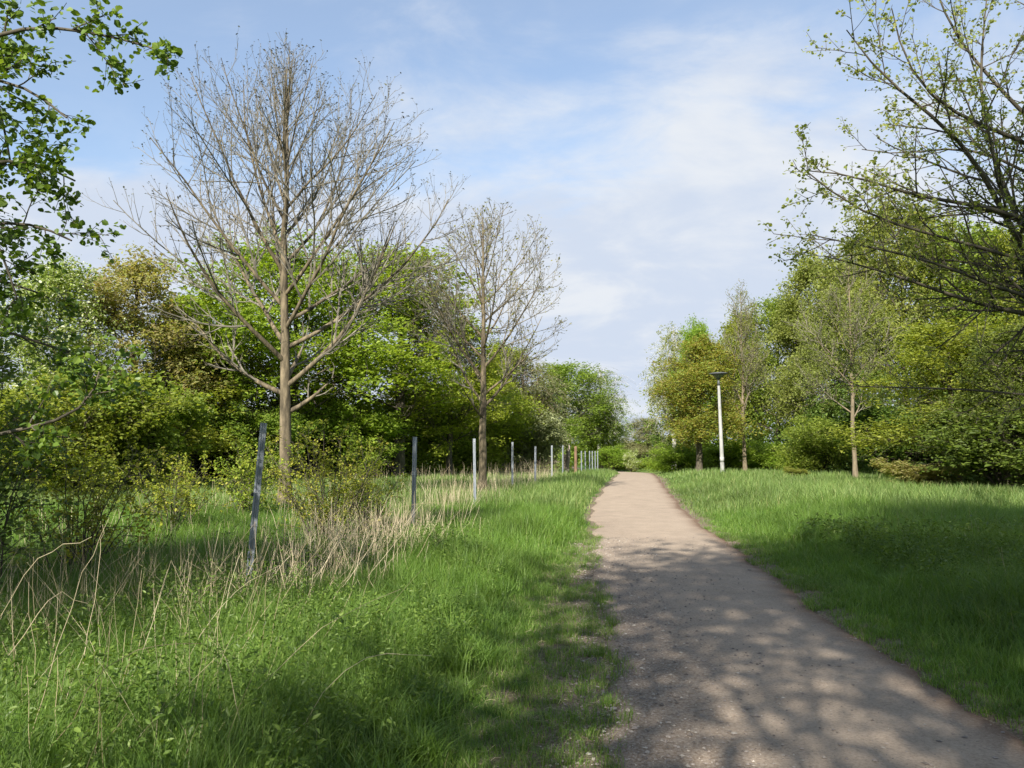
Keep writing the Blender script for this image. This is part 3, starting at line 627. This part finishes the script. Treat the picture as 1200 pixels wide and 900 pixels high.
def place(key, name, label, cat, px, top, d, width=None, lm='leaf_green', bark='dark_bark', group=None, rz=None, x=None, base_h=10.0):
    """a tree whose crown top stands at picture row TOP when seen from the path; width in picture columns"""
    k = (key, lm, bark)
    x = X(px, d) if x is None else x
    z0 = gz(x, d); hgt = EYE + (HOR - top) / FPX * d - z0
    if k not in _MESH:
        tb, cb, _ = PROTO[key]
        e = empty(name); tb.build('trunk', [M[bark]], e, True); cb.build('crown', [M[bark], M[lm]], e)
        vs_ = np.concatenate(cb.V); r95 = np.percentile(np.abs(vs_[:, 0]), 96); top95 = np.percentile(vs_[:, 2], 99.7)
        _MESH[k] = (e, r95, top95, [0])
    e, r95, top95, used = _MESH[k]
    if used[0]:
        e = copy_tree(e); e.name = name
    used[0] += 1
    s_z = hgt / top95; s_x = s_z if width is None else (width / FPX * d) / (2 * r95)
    e.location = (x, d, z0 - .03); e.scale = (s_x, s_x, s_z); e.rotation_euler = (0, 0, rng.random() * 6.28 if rz is None else rz)
    for kk_ in ('label', 'category', 'group'):
        if kk_ in e: del e[kk_]
    tag(e, label, cat, group); return e

LT = [ # left side
 ('round2', 'blossom_tree', 'tree smothered in cream white blossom at the far left', 'tree', 68, 305, 26, 125, 'blossom', 'dark_bark'),
 ('open', 'young_leaf_tree', 'brownish olive budding tree standing right of the white blossom tree', 'tree', 158, 296, 28, 140, 'leaf_brown', 'dark_bark'),
 ('upright', 'young_leaf_tree', 'lower brownish tree behind the left twigs of the largest bare tree', 'tree', 222, 350, 31, 130, 'leaf_brown', 'dark_bark'),
 ('round', 'maple_tree', 'bright fresh green maple standing directly behind the trunk of the largest bare tree', 'tree', 350, 276, 33, 265, 'leaf_maple', 'dark_bark'),
 ('open', 'maple_tree', 'open green tree with sky showing through, between the two bare trees', 'tree', 465, 286, 36, 200, 'leaf_maple', 'dark_bark'),
 ('round2', 'green_tree', 'rounded green tree below and left of the maple, half hidden in twigs', 'tree', 262, 405, 32, 150, 'leaf_green', 'dark_bark'),
 ('round', 'green_tree', 'fresh green tree filling the gap left of the slimmer bare tree', 'tree', 525, 372, 38, 150, 'leaf_maple', 'dark_bark'),
 ('weeping', 'willow_tree', 'olive brown thin leaved tree right of the slimmer bare trunk', 'tree', 616, 415, 50, 90, 'leaf_grey', 'pale_bark'),
 ('round2', 'green_tree', 'green tree at the path bend above the row of far posts', 'tree', 664, 426, 76, 90, 'leaf_green', 'dark_bark'),
 ('weeping', 'birch_tree', 'drooping pale birch overhanging the left edge of the path end', 'tree', 700, 430, 78, 62, 'leaf_birch', 'birch_bark'),
 ('round', 'green_tree', 'dense dark green tree closing the left side of the path end', 'tree', 706, 468, 80, 60, 'leaf_maple', 'dark_bark'),
 ('bush', 'shrub', 'bright green bush leaning towards the path end from the left', 'shrub', 716, 522, 76, 44, 'leaf_bush', 'dark_bark'),
 ('bush', 'shrub', 'broad leafy bush at the meadow edge behind the second fence post', 'shrub', 478, 456, 40, 130, 'leaf_bush', 'dark_bark'),
 ('bush2', 'shrub', 'dark thicket behind the nearest fence post at the meadow edge', 'shrub', 250, 458, 33, 130, 'leaf_bush', 'dark_bark'),
 ('bush', 'shrub', 'green thicket under the white blossom tree at the far left', 'shrub', 60, 440, 22, 170, 'leaf_green', 'dark_bark'),
 ('bush2', 'shrub', 'leafy thicket beneath the brownish olive budding tree', 'shrub', 160, 440, 25, 140, 'leaf_green', 'dark_bark'),
 ('bush', 'shrub', 'yellowish bush behind the third fence post', 'shrub', 560, 458, 43, 110, 'leaf_bush', 'dark_bark'),
 ('bush2', 'shrub', 'grey twiggy bush behind the fourth fence post', 'shrub', 620, 485, 44, 70, 'leaf_grey', 'dark_bark'),
 ('bush', 'shrub', 'dark bush behind the trunk of the largest bare tree', 'shrub', 372, 455, 37, 120, 'leaf_green', 'dark_bark'),
 ('round', 'green_tree', 'green tree between the slimmer bare tree and the olive willow', 'tree', 590, 400, 50, 110, 'leaf_green', 'dark_bark'),
 ('round2', 'distant_tree', 'small grey green tree far off where the path vanishes', 'tree', 757, 490, 92, 54, 'leaf_grey', 'dark_bark'),
 ('bush', 'shrub', 'low bright bush closing the far end of the path', 'shrub', 750, 541, 80, 60, 'leaf_bush', 'dark_bark'),
 ('bush2', 'shrub', 'pale green bush seen between the nearest post and the largest bare trunk', 'shrub', 312, 470, 31, 90, 'leaf_green', 'dark_bark'),
 ('bush2', 'shrub', 'bright bush behind and left of the second fence post', 'shrub', 425, 470, 35, 90, 'leaf_bush', 'dark_bark'),
 ('bush2', 'blossom_shrub', 'small white flowering bush left of the path end', 'shrub', 739, 527, 68, 16, 'blossom', 'dark_bark'),
 # right side
 ('weeping', 'birch_tree', 'tall drooping birch at the left end of the right hand trees', 'tree', 788, 382, 60, 56, 'leaf_birch', 'birch_bark'),
 ('round', 'green_tree', 'green tree rising behind the brown leaved oak', 'tree', 815, 374, 58, 70, 'leaf_maple', 'dark_bark'),
 ('tall', 'oak_tree', 'young oak with golden brown new leaves left of the street lamp', 'tree', 818, 395, 46, 92, 'leaf_oak', 'dark_bark'),
 ('tall', 'green_tree', 'dark green tree behind the bare tree right of the lamp', 'tree', 868, 368, 60, 74, 'leaf_green', 'dark_bark'),
 ('round2', 'green_tree', 'mid green tree in the gap between the two thin pale trunks', 'tree', 912, 348, 58, 90, 'leaf_green', 'dark_bark'),
 ('tall', 'green_tree', 'tall green tree rising left of the pale trunk in the right grass', 'tree', 955, 300, 54, 90, 'leaf_birch', 'dark_bark'),
 ('round', 'green_tree', 'broad pale green tree behind the pale trunk in the right grass', 'tree', 1000, 288, 50, 120, 'leaf_birch', 'dark_bark'),
 ('round', 'tall_maple_tree', 'tallest tree on the right with a yellow green domed crown', 'tree', 1066, 222, 48, 165, 'leaf_yellow', 'dark_bark'),
 ('round2', 'green_tree', 'mid green tree right of the tallest crown, behind the near branches', 'tree', 1145, 262, 46, 150, 'leaf_green', 'dark_bark'),
 ('round', 'green_tree', 'green tree at the right frame edge behind the near branches', 'tree', 1215, 262, 44, 150, 'leaf_green', 'dark_bark'),
 ('round2', 'hazel_tree', 'bright leaved bushy tree at the right with boughs down to the grass', 'tree', 1120, 375, 29, 150, 'leaf_green', 'dark_bark'),
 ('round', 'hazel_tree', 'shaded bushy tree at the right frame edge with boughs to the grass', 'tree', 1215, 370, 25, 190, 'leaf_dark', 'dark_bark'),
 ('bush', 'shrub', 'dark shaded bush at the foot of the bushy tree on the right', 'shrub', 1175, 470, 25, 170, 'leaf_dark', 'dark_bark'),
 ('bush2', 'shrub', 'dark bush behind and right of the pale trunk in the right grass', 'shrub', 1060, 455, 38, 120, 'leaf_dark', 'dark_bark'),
 ('bush', 'shrub', 'dark bush behind and left of the pale trunk in the right grass', 'shrub', 960, 490, 46, 80, 'leaf_green', 'dark_bark'),
 ('bush', 'shrub', 'bright low bush beside the path end left of the young oak', 'shrub', 792, 520, 50, 60, 'leaf_bush', 'dark_bark'),
 ('bush2', 'shrub', 'bright low bush behind the foot of the street lamp', 'shrub', 842, 514, 51, 62, 'leaf_bush', 'dark_bark'),
 ('bush', 'shrub', 'bright low bush right of the bare tree beside the lamp', 'shrub', 905, 518, 52, 70, 'leaf_bush', 'dark_bark'),
 ('bush2', 'shrub', 'small yellow leaved bush in the grass left of the pale trunk', 'shrub', 932, 546, 36.5, 22, 'leaf_yellow', 'dark_bark'),
 ('bush2', 'shrub', 'brownish twiggy bush in front of the dark wood on the right', 'shrub', 1085, 538, 27, 70, 'leaf_brown', 'dark_bark'),
 ('bush', 'shrub', 'small yellow green bush at the foot of the wood right of the pale trunk', 'shrub', 1050, 540, 31, 34, 'leaf_bush', 'dark_bark'),
]
for t in LT:
    place(t[0], t[1], t[2], t[3], *t[4:8], lm=t[8], bark=t[9])

# undergrowth behind and between the wood edges: lumps of leaves, one mass
def lumps(cs, nl, ls, rng):
    out = []
    for (cx_, cy_2, hh, rr) in cs:
        m = 42; a_ = rng.random(m) * 6.28; q = rng.random(m) ** .5 * rr
        sx_ = cx_ + np.cos(a_) * q; sy_ = cy_2 + np.sin(a_) * q; sz = gz(cx_, cy_2) + rng.random(m) * hh * np.sqrt(np.maximum(1 - (q / rr) ** 2 * .7, .1))
        i = rng.integers(0, m, nl); out.append(np.stack([sx_[i], sy_[i], sz[i]], 1) + rng.normal(0, .26, (nl, 3)))
    return np.concatenate(out)
cs = []
for px in np.arange(-120, 660, 26):
    d = np.interp(px, [-120, 0, 250, 500, 600, 700], [26, 29, 36, 46, 58, 84]); d += rng.normal(0, 1.2); cs.append((X(px, d - .5), d - .5, 3.0 * (.5 + .7 * rng.random()), 1.7))
for px in np.arange(780, 1320, 24):
    d = np.interp(px, [780, 900, 1000, 1100, 1200, 1320], [66, 58, 46, 38, 33, 30]); d += rng.normal(0, 1.0); cs.append((X(px, d), d, 5.2 * (.7 + .5 * rng.random()), 2.0))
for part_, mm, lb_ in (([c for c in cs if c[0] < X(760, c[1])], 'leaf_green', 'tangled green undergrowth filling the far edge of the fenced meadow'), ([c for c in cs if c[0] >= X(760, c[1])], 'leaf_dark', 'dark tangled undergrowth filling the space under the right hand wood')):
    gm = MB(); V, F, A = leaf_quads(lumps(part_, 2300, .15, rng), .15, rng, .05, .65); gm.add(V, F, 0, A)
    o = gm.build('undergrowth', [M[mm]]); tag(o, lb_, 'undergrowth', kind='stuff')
# tall wood far behind, so that no bare horizon shows
cs = [(x_, d_, 7.0 + 3 * rng.random(), 4.0) for x_, d_ in [(X(px, dd), dd) for px, dd in [(q, 100 + 12 * rng.random()) for q in list(range(-300, 700, 34)) + list(range(800, 1500, 34))]]]
cs += [(X(q, 130), 130, 4.5, 4.0) for q in range(690, 820, 20)]
gm = MB(); V, F, A = leaf_quads(lumps(cs, 1500, .4, rng), .42, rng, .3, .65); gm.add(V, F, 0, A)
o = gm.build('woods', [M['leaf_green']]); tag(o, 'far green wood showing through gaps beneath the nearer crowns', 'woods', kind='stuff')

# near right tree, young leaves, limbs reaching into the view --------------------------
def resample(pts, n):
    pts = np.array(pts); s_ = np.concatenate([[0], np.cumsum(np.linalg.norm(np.diff(pts, axis=0), axis=1))]); t = np.linspace(0, s_[-1], n)
    out = np.stack([np.interp(t, s_, pts[:, i]) for i in range(3)], 1)
    for _ in range(2): out[1:-1] = (out[:-2] + 2 * out[1:-1] + out[2:]) / 4
    return out
def limb_set(limbs, n=14):
    P = np.stack([resample([at(*q) if len(q) == 3 and q[2] > 0 else np.array(q[:3]) for q in lb[1]], n) for lb in limbs])
    Rr = np.stack([np.linspace(lb[0], .006, n) for lb in limbs]); return P, Rr
def near_tree(name, trunk_xy, h, r0, limbs, label, seed, nl, ls, leaf_m, bark, tw, extra, n2=12, n3=7, n4=0, frac=.32, exlen=2.6, leafr=.75, upt=.3, droop=0., exang=None, excount=14):
    r_ = np.random.default_rng(seed)
    P0, R0 = trunk_line(h, r0, r_, (0, 0), .02)
    P0[..., 0] += trunk_xy[0]; P0[..., 1] += trunk_xy[1]; P0[..., 2] += gz(*trunk_xy)
    P1, R1 = limb_set(limbs)
    # start every limb on the trunk
    for k in range(len(P1)):
        z_ = P1[k, 0, 2]; j = np.argmin(np.abs(P0[0, :, 2] - z_)); w_ = (1 - np.linspace(0, 1, P1.shape[1]) ** .5).clip(0, 1)[:, None] ** 3
        P1[k] += (np.array([P0[0, j, 0], P0[0, j, 1], z_]) - P1[k, 0]) * w_
    Px, Rx, _ = _grow_a(P0, R0, excount, extra, .97, exang or (lambda t: np.interp(t, [0, .5, 1], [1.2, .9, .35])), lambda t: exlen * np.interp(t, [0, .4, 1], [.9, 1, .4]), .4, .07, 14, .5, r_)
    P1 = np.concatenate([P1, Px]); R1 = np.concatenate([R1, Rx])
    P2, R2, _ = _grow_rel(P1, R1, n2, .22, 1., .75, frac, upt, .08, 7, .55, r_, tw * 1.4, minlen=.3)
    P3, R3, _ = _grow_rel(P2, R2, n3, .12, 1., .7, .45, upt, .10, 5, .7, r_, tw, minlen=.14)
    tb = MB(); tb.add(*tubes(P0, R0, 14)); tb.add(*tubes(P1, R1, 8))
    cb = MB(); cb.add(*tubes(P2, R2, 5), 0); cb.add(*tubes(P3, R3, 3), 0)
    # leaves in small sprays along twigs
    pts = np.concatenate([along(P3, nl, r_, .25, .018), along(P2, nl // 5, r_, .5, .02)])
    pts = np.repeat(pts, 2, 0) + r_.normal(0, .022, (len(pts) * 2, 3))
    V, F, A = leaf_full(pts, ls, r_, .45, leafr, droop); cb.add(V, F, 1, A)
    e = empty(name); tag(e, label, 'tree')
    tb.build('trunk', [M[bark]], e, True); cb.build('crown', [M[bark], M[leaf_m]], e)
    # origin at the foot
    e.location = (trunk_xy[0], trunk_xy[1], gz(*trunk_xy))
    for ch in e.children: ch.data.transform(__import__('mathutils').Matrix.Translation((-trunk_xy[0], -trunk_xy[1], -gz(*trunk_xy))))
    return e
D = 9.5
limbsR = [
 (.050, [(1390, 400, D), (1290, 385, D), (1200, 368, D - .3), (1120, 350, D - .6), (1060, 325, D - .8), (1015, 312, D - 1), (965, 300, D - 1.2)]),
 (.050, [(1390, 370, D), (1280, 350, D), (1200, 338, D), (1140, 326, D), (1105, 310, D + .2), (1070, 285, D + .4), (1030, 262, D + .5)]),
 (.020, [(1390, 470, D), (1290, 470, D), (1200, 463, D), (1130, 455, D + .2), (1070, 455, D + .3), (990, 452, D + .5)]),
 (.060, [(1390, 480, D), (1290, 400, D), (1200, 305, D - .2), (1165, 225, D - .4), (1138, 170, D - .6), (1095, 135, D - .7), (1040, 100, D - .8), (1000, 62, D - .8), (992, 35, D - .8)]),
 (.055, [(1390, 440, D), (1270, 350, D), (1192, 275, D), (1165, 180, D + .2), (1145, 130, D + .2), (1150, 60, D + .3), (1158, -20, D + .3)]),
 (.050, [(1390, 330, D), (1290, 290, D), (1200, 258, D - .3), (1165, 242, D - .5), (1120, 236, D - .6), (1080, 235, D - .7), (1020, 212, D - .8), (975, 195, D - .9), (945, 200, D - 1)]),
 (.045, [(1390, 300, D), (1290, 220, D + .3), (1200, 135, D + .3), (1160, 90, D + .3), (1125, 55, D + .3), (1100, 5, D + .3), (1085, -50, D + .3)]),
 (.045, [(1390, 300, D), (1300, 215, D - .5), (1200, 165, D - .5), (1130, 140, D - .6), (1085, 115, D - .8), (1050, 60, D - .8), (1045, 10, D - .8)]),
 (.040, [(1390, 380, D), (1290, 330, D - .8), (1180, 300, D - .8), (1100, 275, D - 1.), (1030, 262, D - 1.1), (980, 235, D - 1.2), (938, 195, D - 1.3)]),
 (.040, [(1390, 200, D), (1300, 110, D), (1230, 40, D), (1190, -30, D), (1170, -90, D)]),
 (.040, [(1390, 420, D), (1290, 360, D - 1), (1190, 350, D - 1), (1090, 300, D - 1.2), (1010, 290, D - 1.2), (950, 275, D - 1.4)]),
 (.042, [(1390, 350, D), (1290, 260, D + 1), (1190, 190, D + 1), (1110, 165, D + 1.1), (1060, 190, D + 1.2), (1010, 175, D + 1.3)]),
]
near_tree('young_maple_tree', (X(1390, D), D), 10.5, .20, limbsR, 'near tree at the right edge, dark boughs with sparse yellow green young leaves', 5, 8000, .036, 'leaf_young', 'dark_bark', .0042, .50, n2=13, n3=7, frac=.20, exlen=2.6, excount=10)
limbsR = [(r_ * .72, l_) for r_, l_ in limbsR]
D = 5.2
limbsL = [
 (.028, [(-260, 230, D), (-120, 120, D), (-40, 50, D), (30, 28, D), (80, 32, D), (120, 40, D), (150, 45, D), (178, 56, D)]),
 (.026, [(-260, 260, D), (-120, 150, D), (-30, 85, D), (30, 100, D), (52, 112, D), (78, 138, D)]),
 (.028, [(-260, 300, D), (-120, 240, D), (-30, 190, D), (30, 185, D), (60, 195, D), (88, 212, D)]),
 (.024, [(-260, 330, D), (-120, 300, D), (-20, 262, D), (30, 258, D), (60, 268, D), (84, 282, D)]),
 (.024, [(-260, 560, D), (-100, 540, D), (0, 507, D), (62, 497, D), (108, 480, D), (122, 452, D), (119, 428, D)]),
 (.020, [(-260, 120, D), (-140, 20, D), (-60, 10, D + .2), (-20, 60, D + .2), (2, 130, D + .2), (14, 200, D + .2)]),
 (.020, [(-260, 200, D), (-140, 160, D), (-70, 180, D + .2), (-30, 230, D + .2), (5, 300, D + .2), (20, 350, D + .2)]),
 (.024, [(-260, 350, D), (-120, 330, D + .5), (-20, 320, D + .5), (20, 335, D + .5), (50, 345, D + .5)]),
 (.024, [(-260, 400, D), (-120, 400, D + .8), (-20, 380, D + .8), (20, 390, D + .8), (60, 410, D + .8), (95, 415, D + .8)]),
]
near_tree('alder_tree', (X(-260, D), D), 8.5, .16, limbsL, 'near tree at the left edge, dark round leaves hanging on thin boughs before the sky', 6, 9500, .039, 'leaf_alder', 'dark_bark', .0030, .62, n2=9, n3=5, frac=.13, exlen=2.3, upt=.0, leafr=.82, droop=.2, excount=22)

# thin young shrubs by the fence
def thin_shrub(name, x, y, h, rr, ns, nl, ls, lm, label, seed):
    r_ = np.random.default_rng(seed); st_ = []
    a_ = r_.random(ns) * 6.28; k = r_.random(ns) ** .6
    P = np.zeros((ns, 9, 3)); t = np.linspace(0, 1, 9)
    hh = h * (.6 + .45 * r_.random(ns))
    for i, tt in enumerate(t):
        P[:, i, 0] = np.cos(a_) * (k * .22 * rr + k * rr * tt ** 1.4); P[:, i, 1] = np.sin(a_) * (k * .22 * rr + k * rr * tt ** 1.4); P[:, i, 2] = hh * tt * (1 - .12 * tt * k)
    P += np.cumsum(r_.normal(0, .02, P.shape), 1) * np.array([1, 1, .4]); P[:, 0, 2] = -.05
    R0 = np.linspace(.009, .003, 9)[None].repeat(ns, 0)
    P2, R2, _ = _grow_rel(P, R0, 8, .2, 1, .9, .28, .1, .12, 5, .7, r_, .0028, minlen=.15)
    P3, R3, _ = _grow_rel(P2, R2, 4, .2, 1, .9, .5, .0, .12, 4, .8, r_, .002, minlen=.1)
    e = empty(name, (x, y, gz(x, y))); tag(e, label, 'shrub')
    sb = MB(); sb.add(*tubes(P, R0, 5)); sb.add(*tubes(P2, R2, 4)); sb.add(*tubes(P3, R3, 3)); sb.build('stem', [M['dark_bark']], e, True)
    V, F, A = leaf_full(np.concatenate([along(P3, nl, r_, .1, .02), along(P2, nl // 3, r_, .2, .02)]), ls, r_, .5, .6); fb = MB(); fb.add(V, F, 0, A); fb.build('foliage', [M[lm]], e)
    return e
M['leaf_rose'] = leaf_mat('leaf_rose', [(0, (.16, .22, .02)), (.6, (.25, .30, .03)), (1, (.40, .38, .06))], .4)
thin_shrub('thin_shrub', X(385, 11.5), 11.5, 1.9, .75, 18, 3800, .034, 'leaf_rose', 'thin twiggy shrub right of the nearest fence post, below the largest bare tree', 41)
thin_shrub('thin_shrub', X(430, 13.5), 13.5, 1.5, .6, 14, 2600, .034, 'leaf_rose', 'small twiggy shrub left of the second fence post', 42)
thin_shrub('thin_shrub', X(205, 13.5), 13.5, 1.5, 1.0, 14, 2600, .04, 'leaf_rose', 'yellowish shrub beyond the fence left of the nearest post', 43)
thin_shrub('thin_shrub', X(95, 9.0), 9.0, 1.75, .9, 14, 2200, .042, 'leaf_rose', 'tall yellow green shrub standing in the left grass before the thicket', 44)
thin_shrub('thin_shrub', X(-15, 7.6), 7.6, 3.1, .95, 20, 6500, .046, 'leaf_alder', 'dark leaved shrub cut by the left frame edge', 45)
thin_shrub('thin_shrub', X(290, 16.5), 16.5, 1.6, .9, 14, 2600, .045, 'leaf_rose', 'leafy shrub at the left of the foot of the largest bare tree', 46)

# trees behind and beside the viewer that throw the dappled shade over the near path
for i, (x_, y_, h_, rz_, key, lb) in enumerate([
    (-9.0, -2.6, 9.5, .3, 'high', 'shade tree left of the viewer'), (-.9, -6.0, 12.0, 1.9, 'high', 'shade tree behind the viewer by the path'), (3.5, -2.5, 13.5, 3.0, 'high', 'shade tree right of the viewer beside the path')]):
    e = place(key, 'shade_tree', lb + ', outside the view', 'tree', 0, 0, y_, None, 'leaf_green', 'dark_bark', None, rz_, x=x_)
    s_ = h_ / 10.0; e.scale = (s_ * .95, s_ * .95, s_); e.location = (x_, y_, gz(x_, y_) - .03)

# ------------------------------------------------------------------ street lamp
def lathe(prof, seg=28, cap=True):
    pr = np.array(prof, float); a = np.arange(seg) * 2 * math.pi / seg
    V = np.stack([pr[:, 0:1] * np.cos(a), pr[:, 0:1] * np.sin(a), np.repeat(pr[:, 1:2], seg, 1)], -1)
    i = np.arange(len(pr) * seg).reshape(len(pr), seg)
    F = np.stack([i[:-1], np.roll(i[:-1], -1, 1), np.roll(i[1:], -1, 1), i[1:]], -1).reshape(-1, 4)
    return V.reshape(-1, 3), F
M['lamp_paint'] = noise_mat('lamp_paint', [(.32, (.18, .18, .165)), (.5, (.31, .31, .295)), (.7, (.38, .38, .365))], 7, .3, bump=.1, rough=.6)
M['lamp_grey'] = noise_mat('lamp_grey', [(.3, (.05, .055, .055)), (.7, (.085, .09, .09))], 10, 1, bump=.05, rough=.5)
M['lamp_glass'] = noise_mat('lamp_glass', [(.3, (.10, .11, .105)), (.7, (.17, .18, .175))], 4, 1, bump=.02, rough=.25, spec=.5)
lx, ly = X(845.5, 41.5), 41.5
e = empty('street_lamp', (lx, ly, gz(lx, ly) - .05)); tag(e, 'white painted lamp post with a flat dark mushroom head in the right grass', 'street lamp'); e.rotation_euler = (0, R(-1.4), 0)
ob = MB().add(*lathe([(.0, -.3), (.105, -.3), (.105, .02), (.100, .9), (.098, .95), (.092, 2.2), (.070, 4.72), (.068, 4.74)])).build('pole', M['lamp_paint'], e, True)
b2 = MB().add(*lathe([(.073, .72), (.106, .72), (.106, .98), (.073, .98)])).build('access_cover', M['lamp_paint'], e, True)
MB().add(*lathe([(.0, 4.70), (.074, 4.70), (.074, 4.90), (.052, 4.93), (.052, 5.02), (.10, 5.03), (.115, 5.07), (.0, 5.07)])).build('collar', M['lamp_grey'], e, True)
MB().add(*lathe([(.0, 5.072), (.11, 5.074), (.16, 5.13), (.27, 5.22), (.40, 5.30), (.0, 5.301)])).build('lamp_bowl', M['lamp_glass'], e, True)
MB().add(*lathe([(.0, 5.303), (.475, 5.303), (.485, 5.325), (.46, 5.355), (.30, 5.39), (.10, 5.405), (.0, 5.407)])).build('lamp_cap', M['lamp_grey'], e, True)

# ------------------------------------------------------------------ fence posts
M['galvanised'] = noise_mat('galvanised', [(.3, (.13, .145, .165)), (.5, (.20, .22, .245)), (.72, (.30, .32, .35))], 14, .35, bump=.15, rough=.5, metal=.25, spec=.4)
M['wire'] = noise_mat('wire', [(.3, (.25, .26, .27)), (.7, (.42, .43, .44))], 20, 1, rough=.45, metal=.4)
M['black_clip'] = noise_mat('black_clip', [(.3, (.012, .012, .012)), (.7, (.03, .03, .03))], 20, 1, rough=.5)
def box(cx_, cy_2, cz, sx_, sy_, sz):
    v = np.array([[x_, y_, z_] for z_ in (-.5, .5) for y_ in (-.5, .5) for x_ in (-.5, .5)]) * (sx_, sy_, sz) + (cx_, cy_2, cz)
    f = np.array([[0, 2, 3, 1], [4, 5, 7, 6], [0, 1, 5, 4], [2, 6, 7, 3], [0, 4, 6, 2], [1, 3, 7, 5]]); return v, f
def make_post(h=1.80, ties=True):
    e = empty('fence_post')
    w_, dp, tk = .062, .036, .0045
    # folded channel section, open to the back, with a pressed groove down the front
    sec = [(-w_ / 2 + .010, dp), (-w_ / 2, dp), (-w_ / 2, 0), (-.013, 0), (-.008, .010), (.008, .010), (.013, 0), (w_ / 2, 0), (w_ / 2, dp), (w_ / 2 - .010, dp)]
    inn = []
    s_ = np.array(sec)
    for k in range(len(s_)):
        a_ = s_[max(k - 1, 0)]; b_ = s_[min(k + 1, len(s_) - 1)]; t_ = (b_ - a_) / np.linalg.norm(b_ - a_); inn.append(s_[k] + np.array([-t_[1], t_[0]]) * -tk * -1)
    ring = np.concatenate([s_, np.array(inn)[::-1]]); m = len(ring)
    zs = np.linspace(-.35, h, 9)
    V = np.concatenate([np.column_stack([ring, np.full(m, z_)]) for z_ in zs])
    i = np.arange(9 * m).reshape(9, m)
    F = np.stack([i[:-1], np.roll(i[:-1], -1, 1), np.roll(i[1:], -1, 1), i[1:]], -1).reshape(-1, 4)
    k = len(s_); top = i[-1]; caps = [[top[q], top[q + 1], top[m - 2 - q], top[m - 1 - q]] for q in range(k - 1)]
    F = np.concatenate([F, np.array(caps)])
    MB().add(V, F).build('channel', M['galvanised'], e)
    if ties:
        for z_ in (h - .09, h - .36, h - .68, h - 1.0):
            P = np.array([[(-w_ / 2 - .003, dp + .003, z_), (-w_ / 2 - .004, -.004, z_ + .002), (0, -.005, z_), (w_ / 2 + .004, -.004, z_ - .003), (w_ / 2 + .003, dp + .003, z_)]])
            MB().add(*tubes(P, np.full((1, 5), .0022), 5)).build('wire_tie', M['wire'], e)
    return e
p0 = make_post(); fence_group = 'grey metal posts of the fence left of the path'
posts = [  # px of foot, depth, top row, lean in x, label
 (293.5, 7.9, 495, 4.0, 'nearest and largest grey metal fence post, leaning right in dry grass'),
 (484.5, 13.3, 512, .8, 'second grey fence post, between the twiggy shrub and the slimmer bare tree'),
 (557, 19.4, 514, -.9, 'third grey fence post, close left of the slimmer bare trunk'),
 (600.5, 25.0, 518, .0, 'fourth grey fence post, close right of the slimmer bare trunk'),
 (627, 30.8, 523, .3, 'fifth grey fence post, standing clear in pale grass'),
 (646.5, 36.5, 522, .0, 'sixth grey fence post, farther off in the meadow edge'),
 (659, 42, 522, .6, 'grey fence post just left of the broken wooden stake')]
for q_, (px, d) in enumerate(((681, 49), (685.5, 53), (690.5, 58), (693.7, 62), (697, 67), (700, 72))): posts.append((px, d, 528.5, 0, ('first', 'second', 'third', 'fourth', 'fifth', 'last')[q_] + ' thin grey fence post beyond the reddish wooden post, counted away from the viewer'))
def dup(e):
    c = e.copy(); C.objects.link(c)
    for ch in e.children:
        k = ch.copy(); C.objects.link(k); k.parent = c
    return c
for i, (px, d, top, lean, lab) in enumerate(posts):
    e = p0 if i == 0 else dup(p0)
    x_ = X(px, d); z_ = gz(x_, d); hh = EYE + (HOR - top) / FPX * d - z_
    e.location = (x_, d, z_); e.scale = (1.0 if d < 30 else 1.15, 1, hh / 1.80); e.rotation_euler = (0, R(lean), R(-12 + 8 * rng.normal()) if i else R(14)); tag(e, lab, 'fence post', fence_group)
MB().add(*box(-.042, .01, 1.10, .022, .03, .035)).build('clip', M['black_clip'], p0)
# wooden posts among them
M['rust_wood'] = noise_mat('rust_wood', [(.3, (.08, .045, .028)), (.55, (.20, .125, .08)), (.75, (.34, .25, .17))], 8, .25, bump=.8)
M['grey_wood'] = noise_mat('grey_wood', [(.3, (.12, .09, .07)), (.5, (.27, .22, .17)), (.7, (.50, .43, .34))], 5, .3, bump=.8)
x_, d = X(674, 43.5), 43.5
e = empty('wooden_post', (x_, d, gz(x_, d))); tag(e, 'round reddish brown wooden post in the far fence row', 'wooden post')
P = np.array([[(0, 0, -.3), (.01, 0, .4), (.02, 0, .9), (.01, 0, 1.35), (.015, 0, 1.50), (.015, 0, 1.53)]]); MB().add(*tubes(P, np.array([[.085, .085, .08, .078, .07, .001]]), 10)).build('stake', M['rust_wood'], e, True)
x_, d = X(665, 44.5), 44.5
e = empty('wooden_post', (x_, d, gz(x_, d))); tag(e, 'broken pale grey wooden stake leaning beside the reddish post', 'wooden post')
P = np.array([[(-.10, 0, -.3), (-.04, 0, .3), (.02, 0, .8), (.06, 0, 1.2), (.08, 0, 1.5), (.09, 0, 1.72)]]); MB().add(*tubes(P, np.array([[.13, .12, .115, .10, .06, .004]]), 9)).build('stake', M['grey_wood'], e, True)
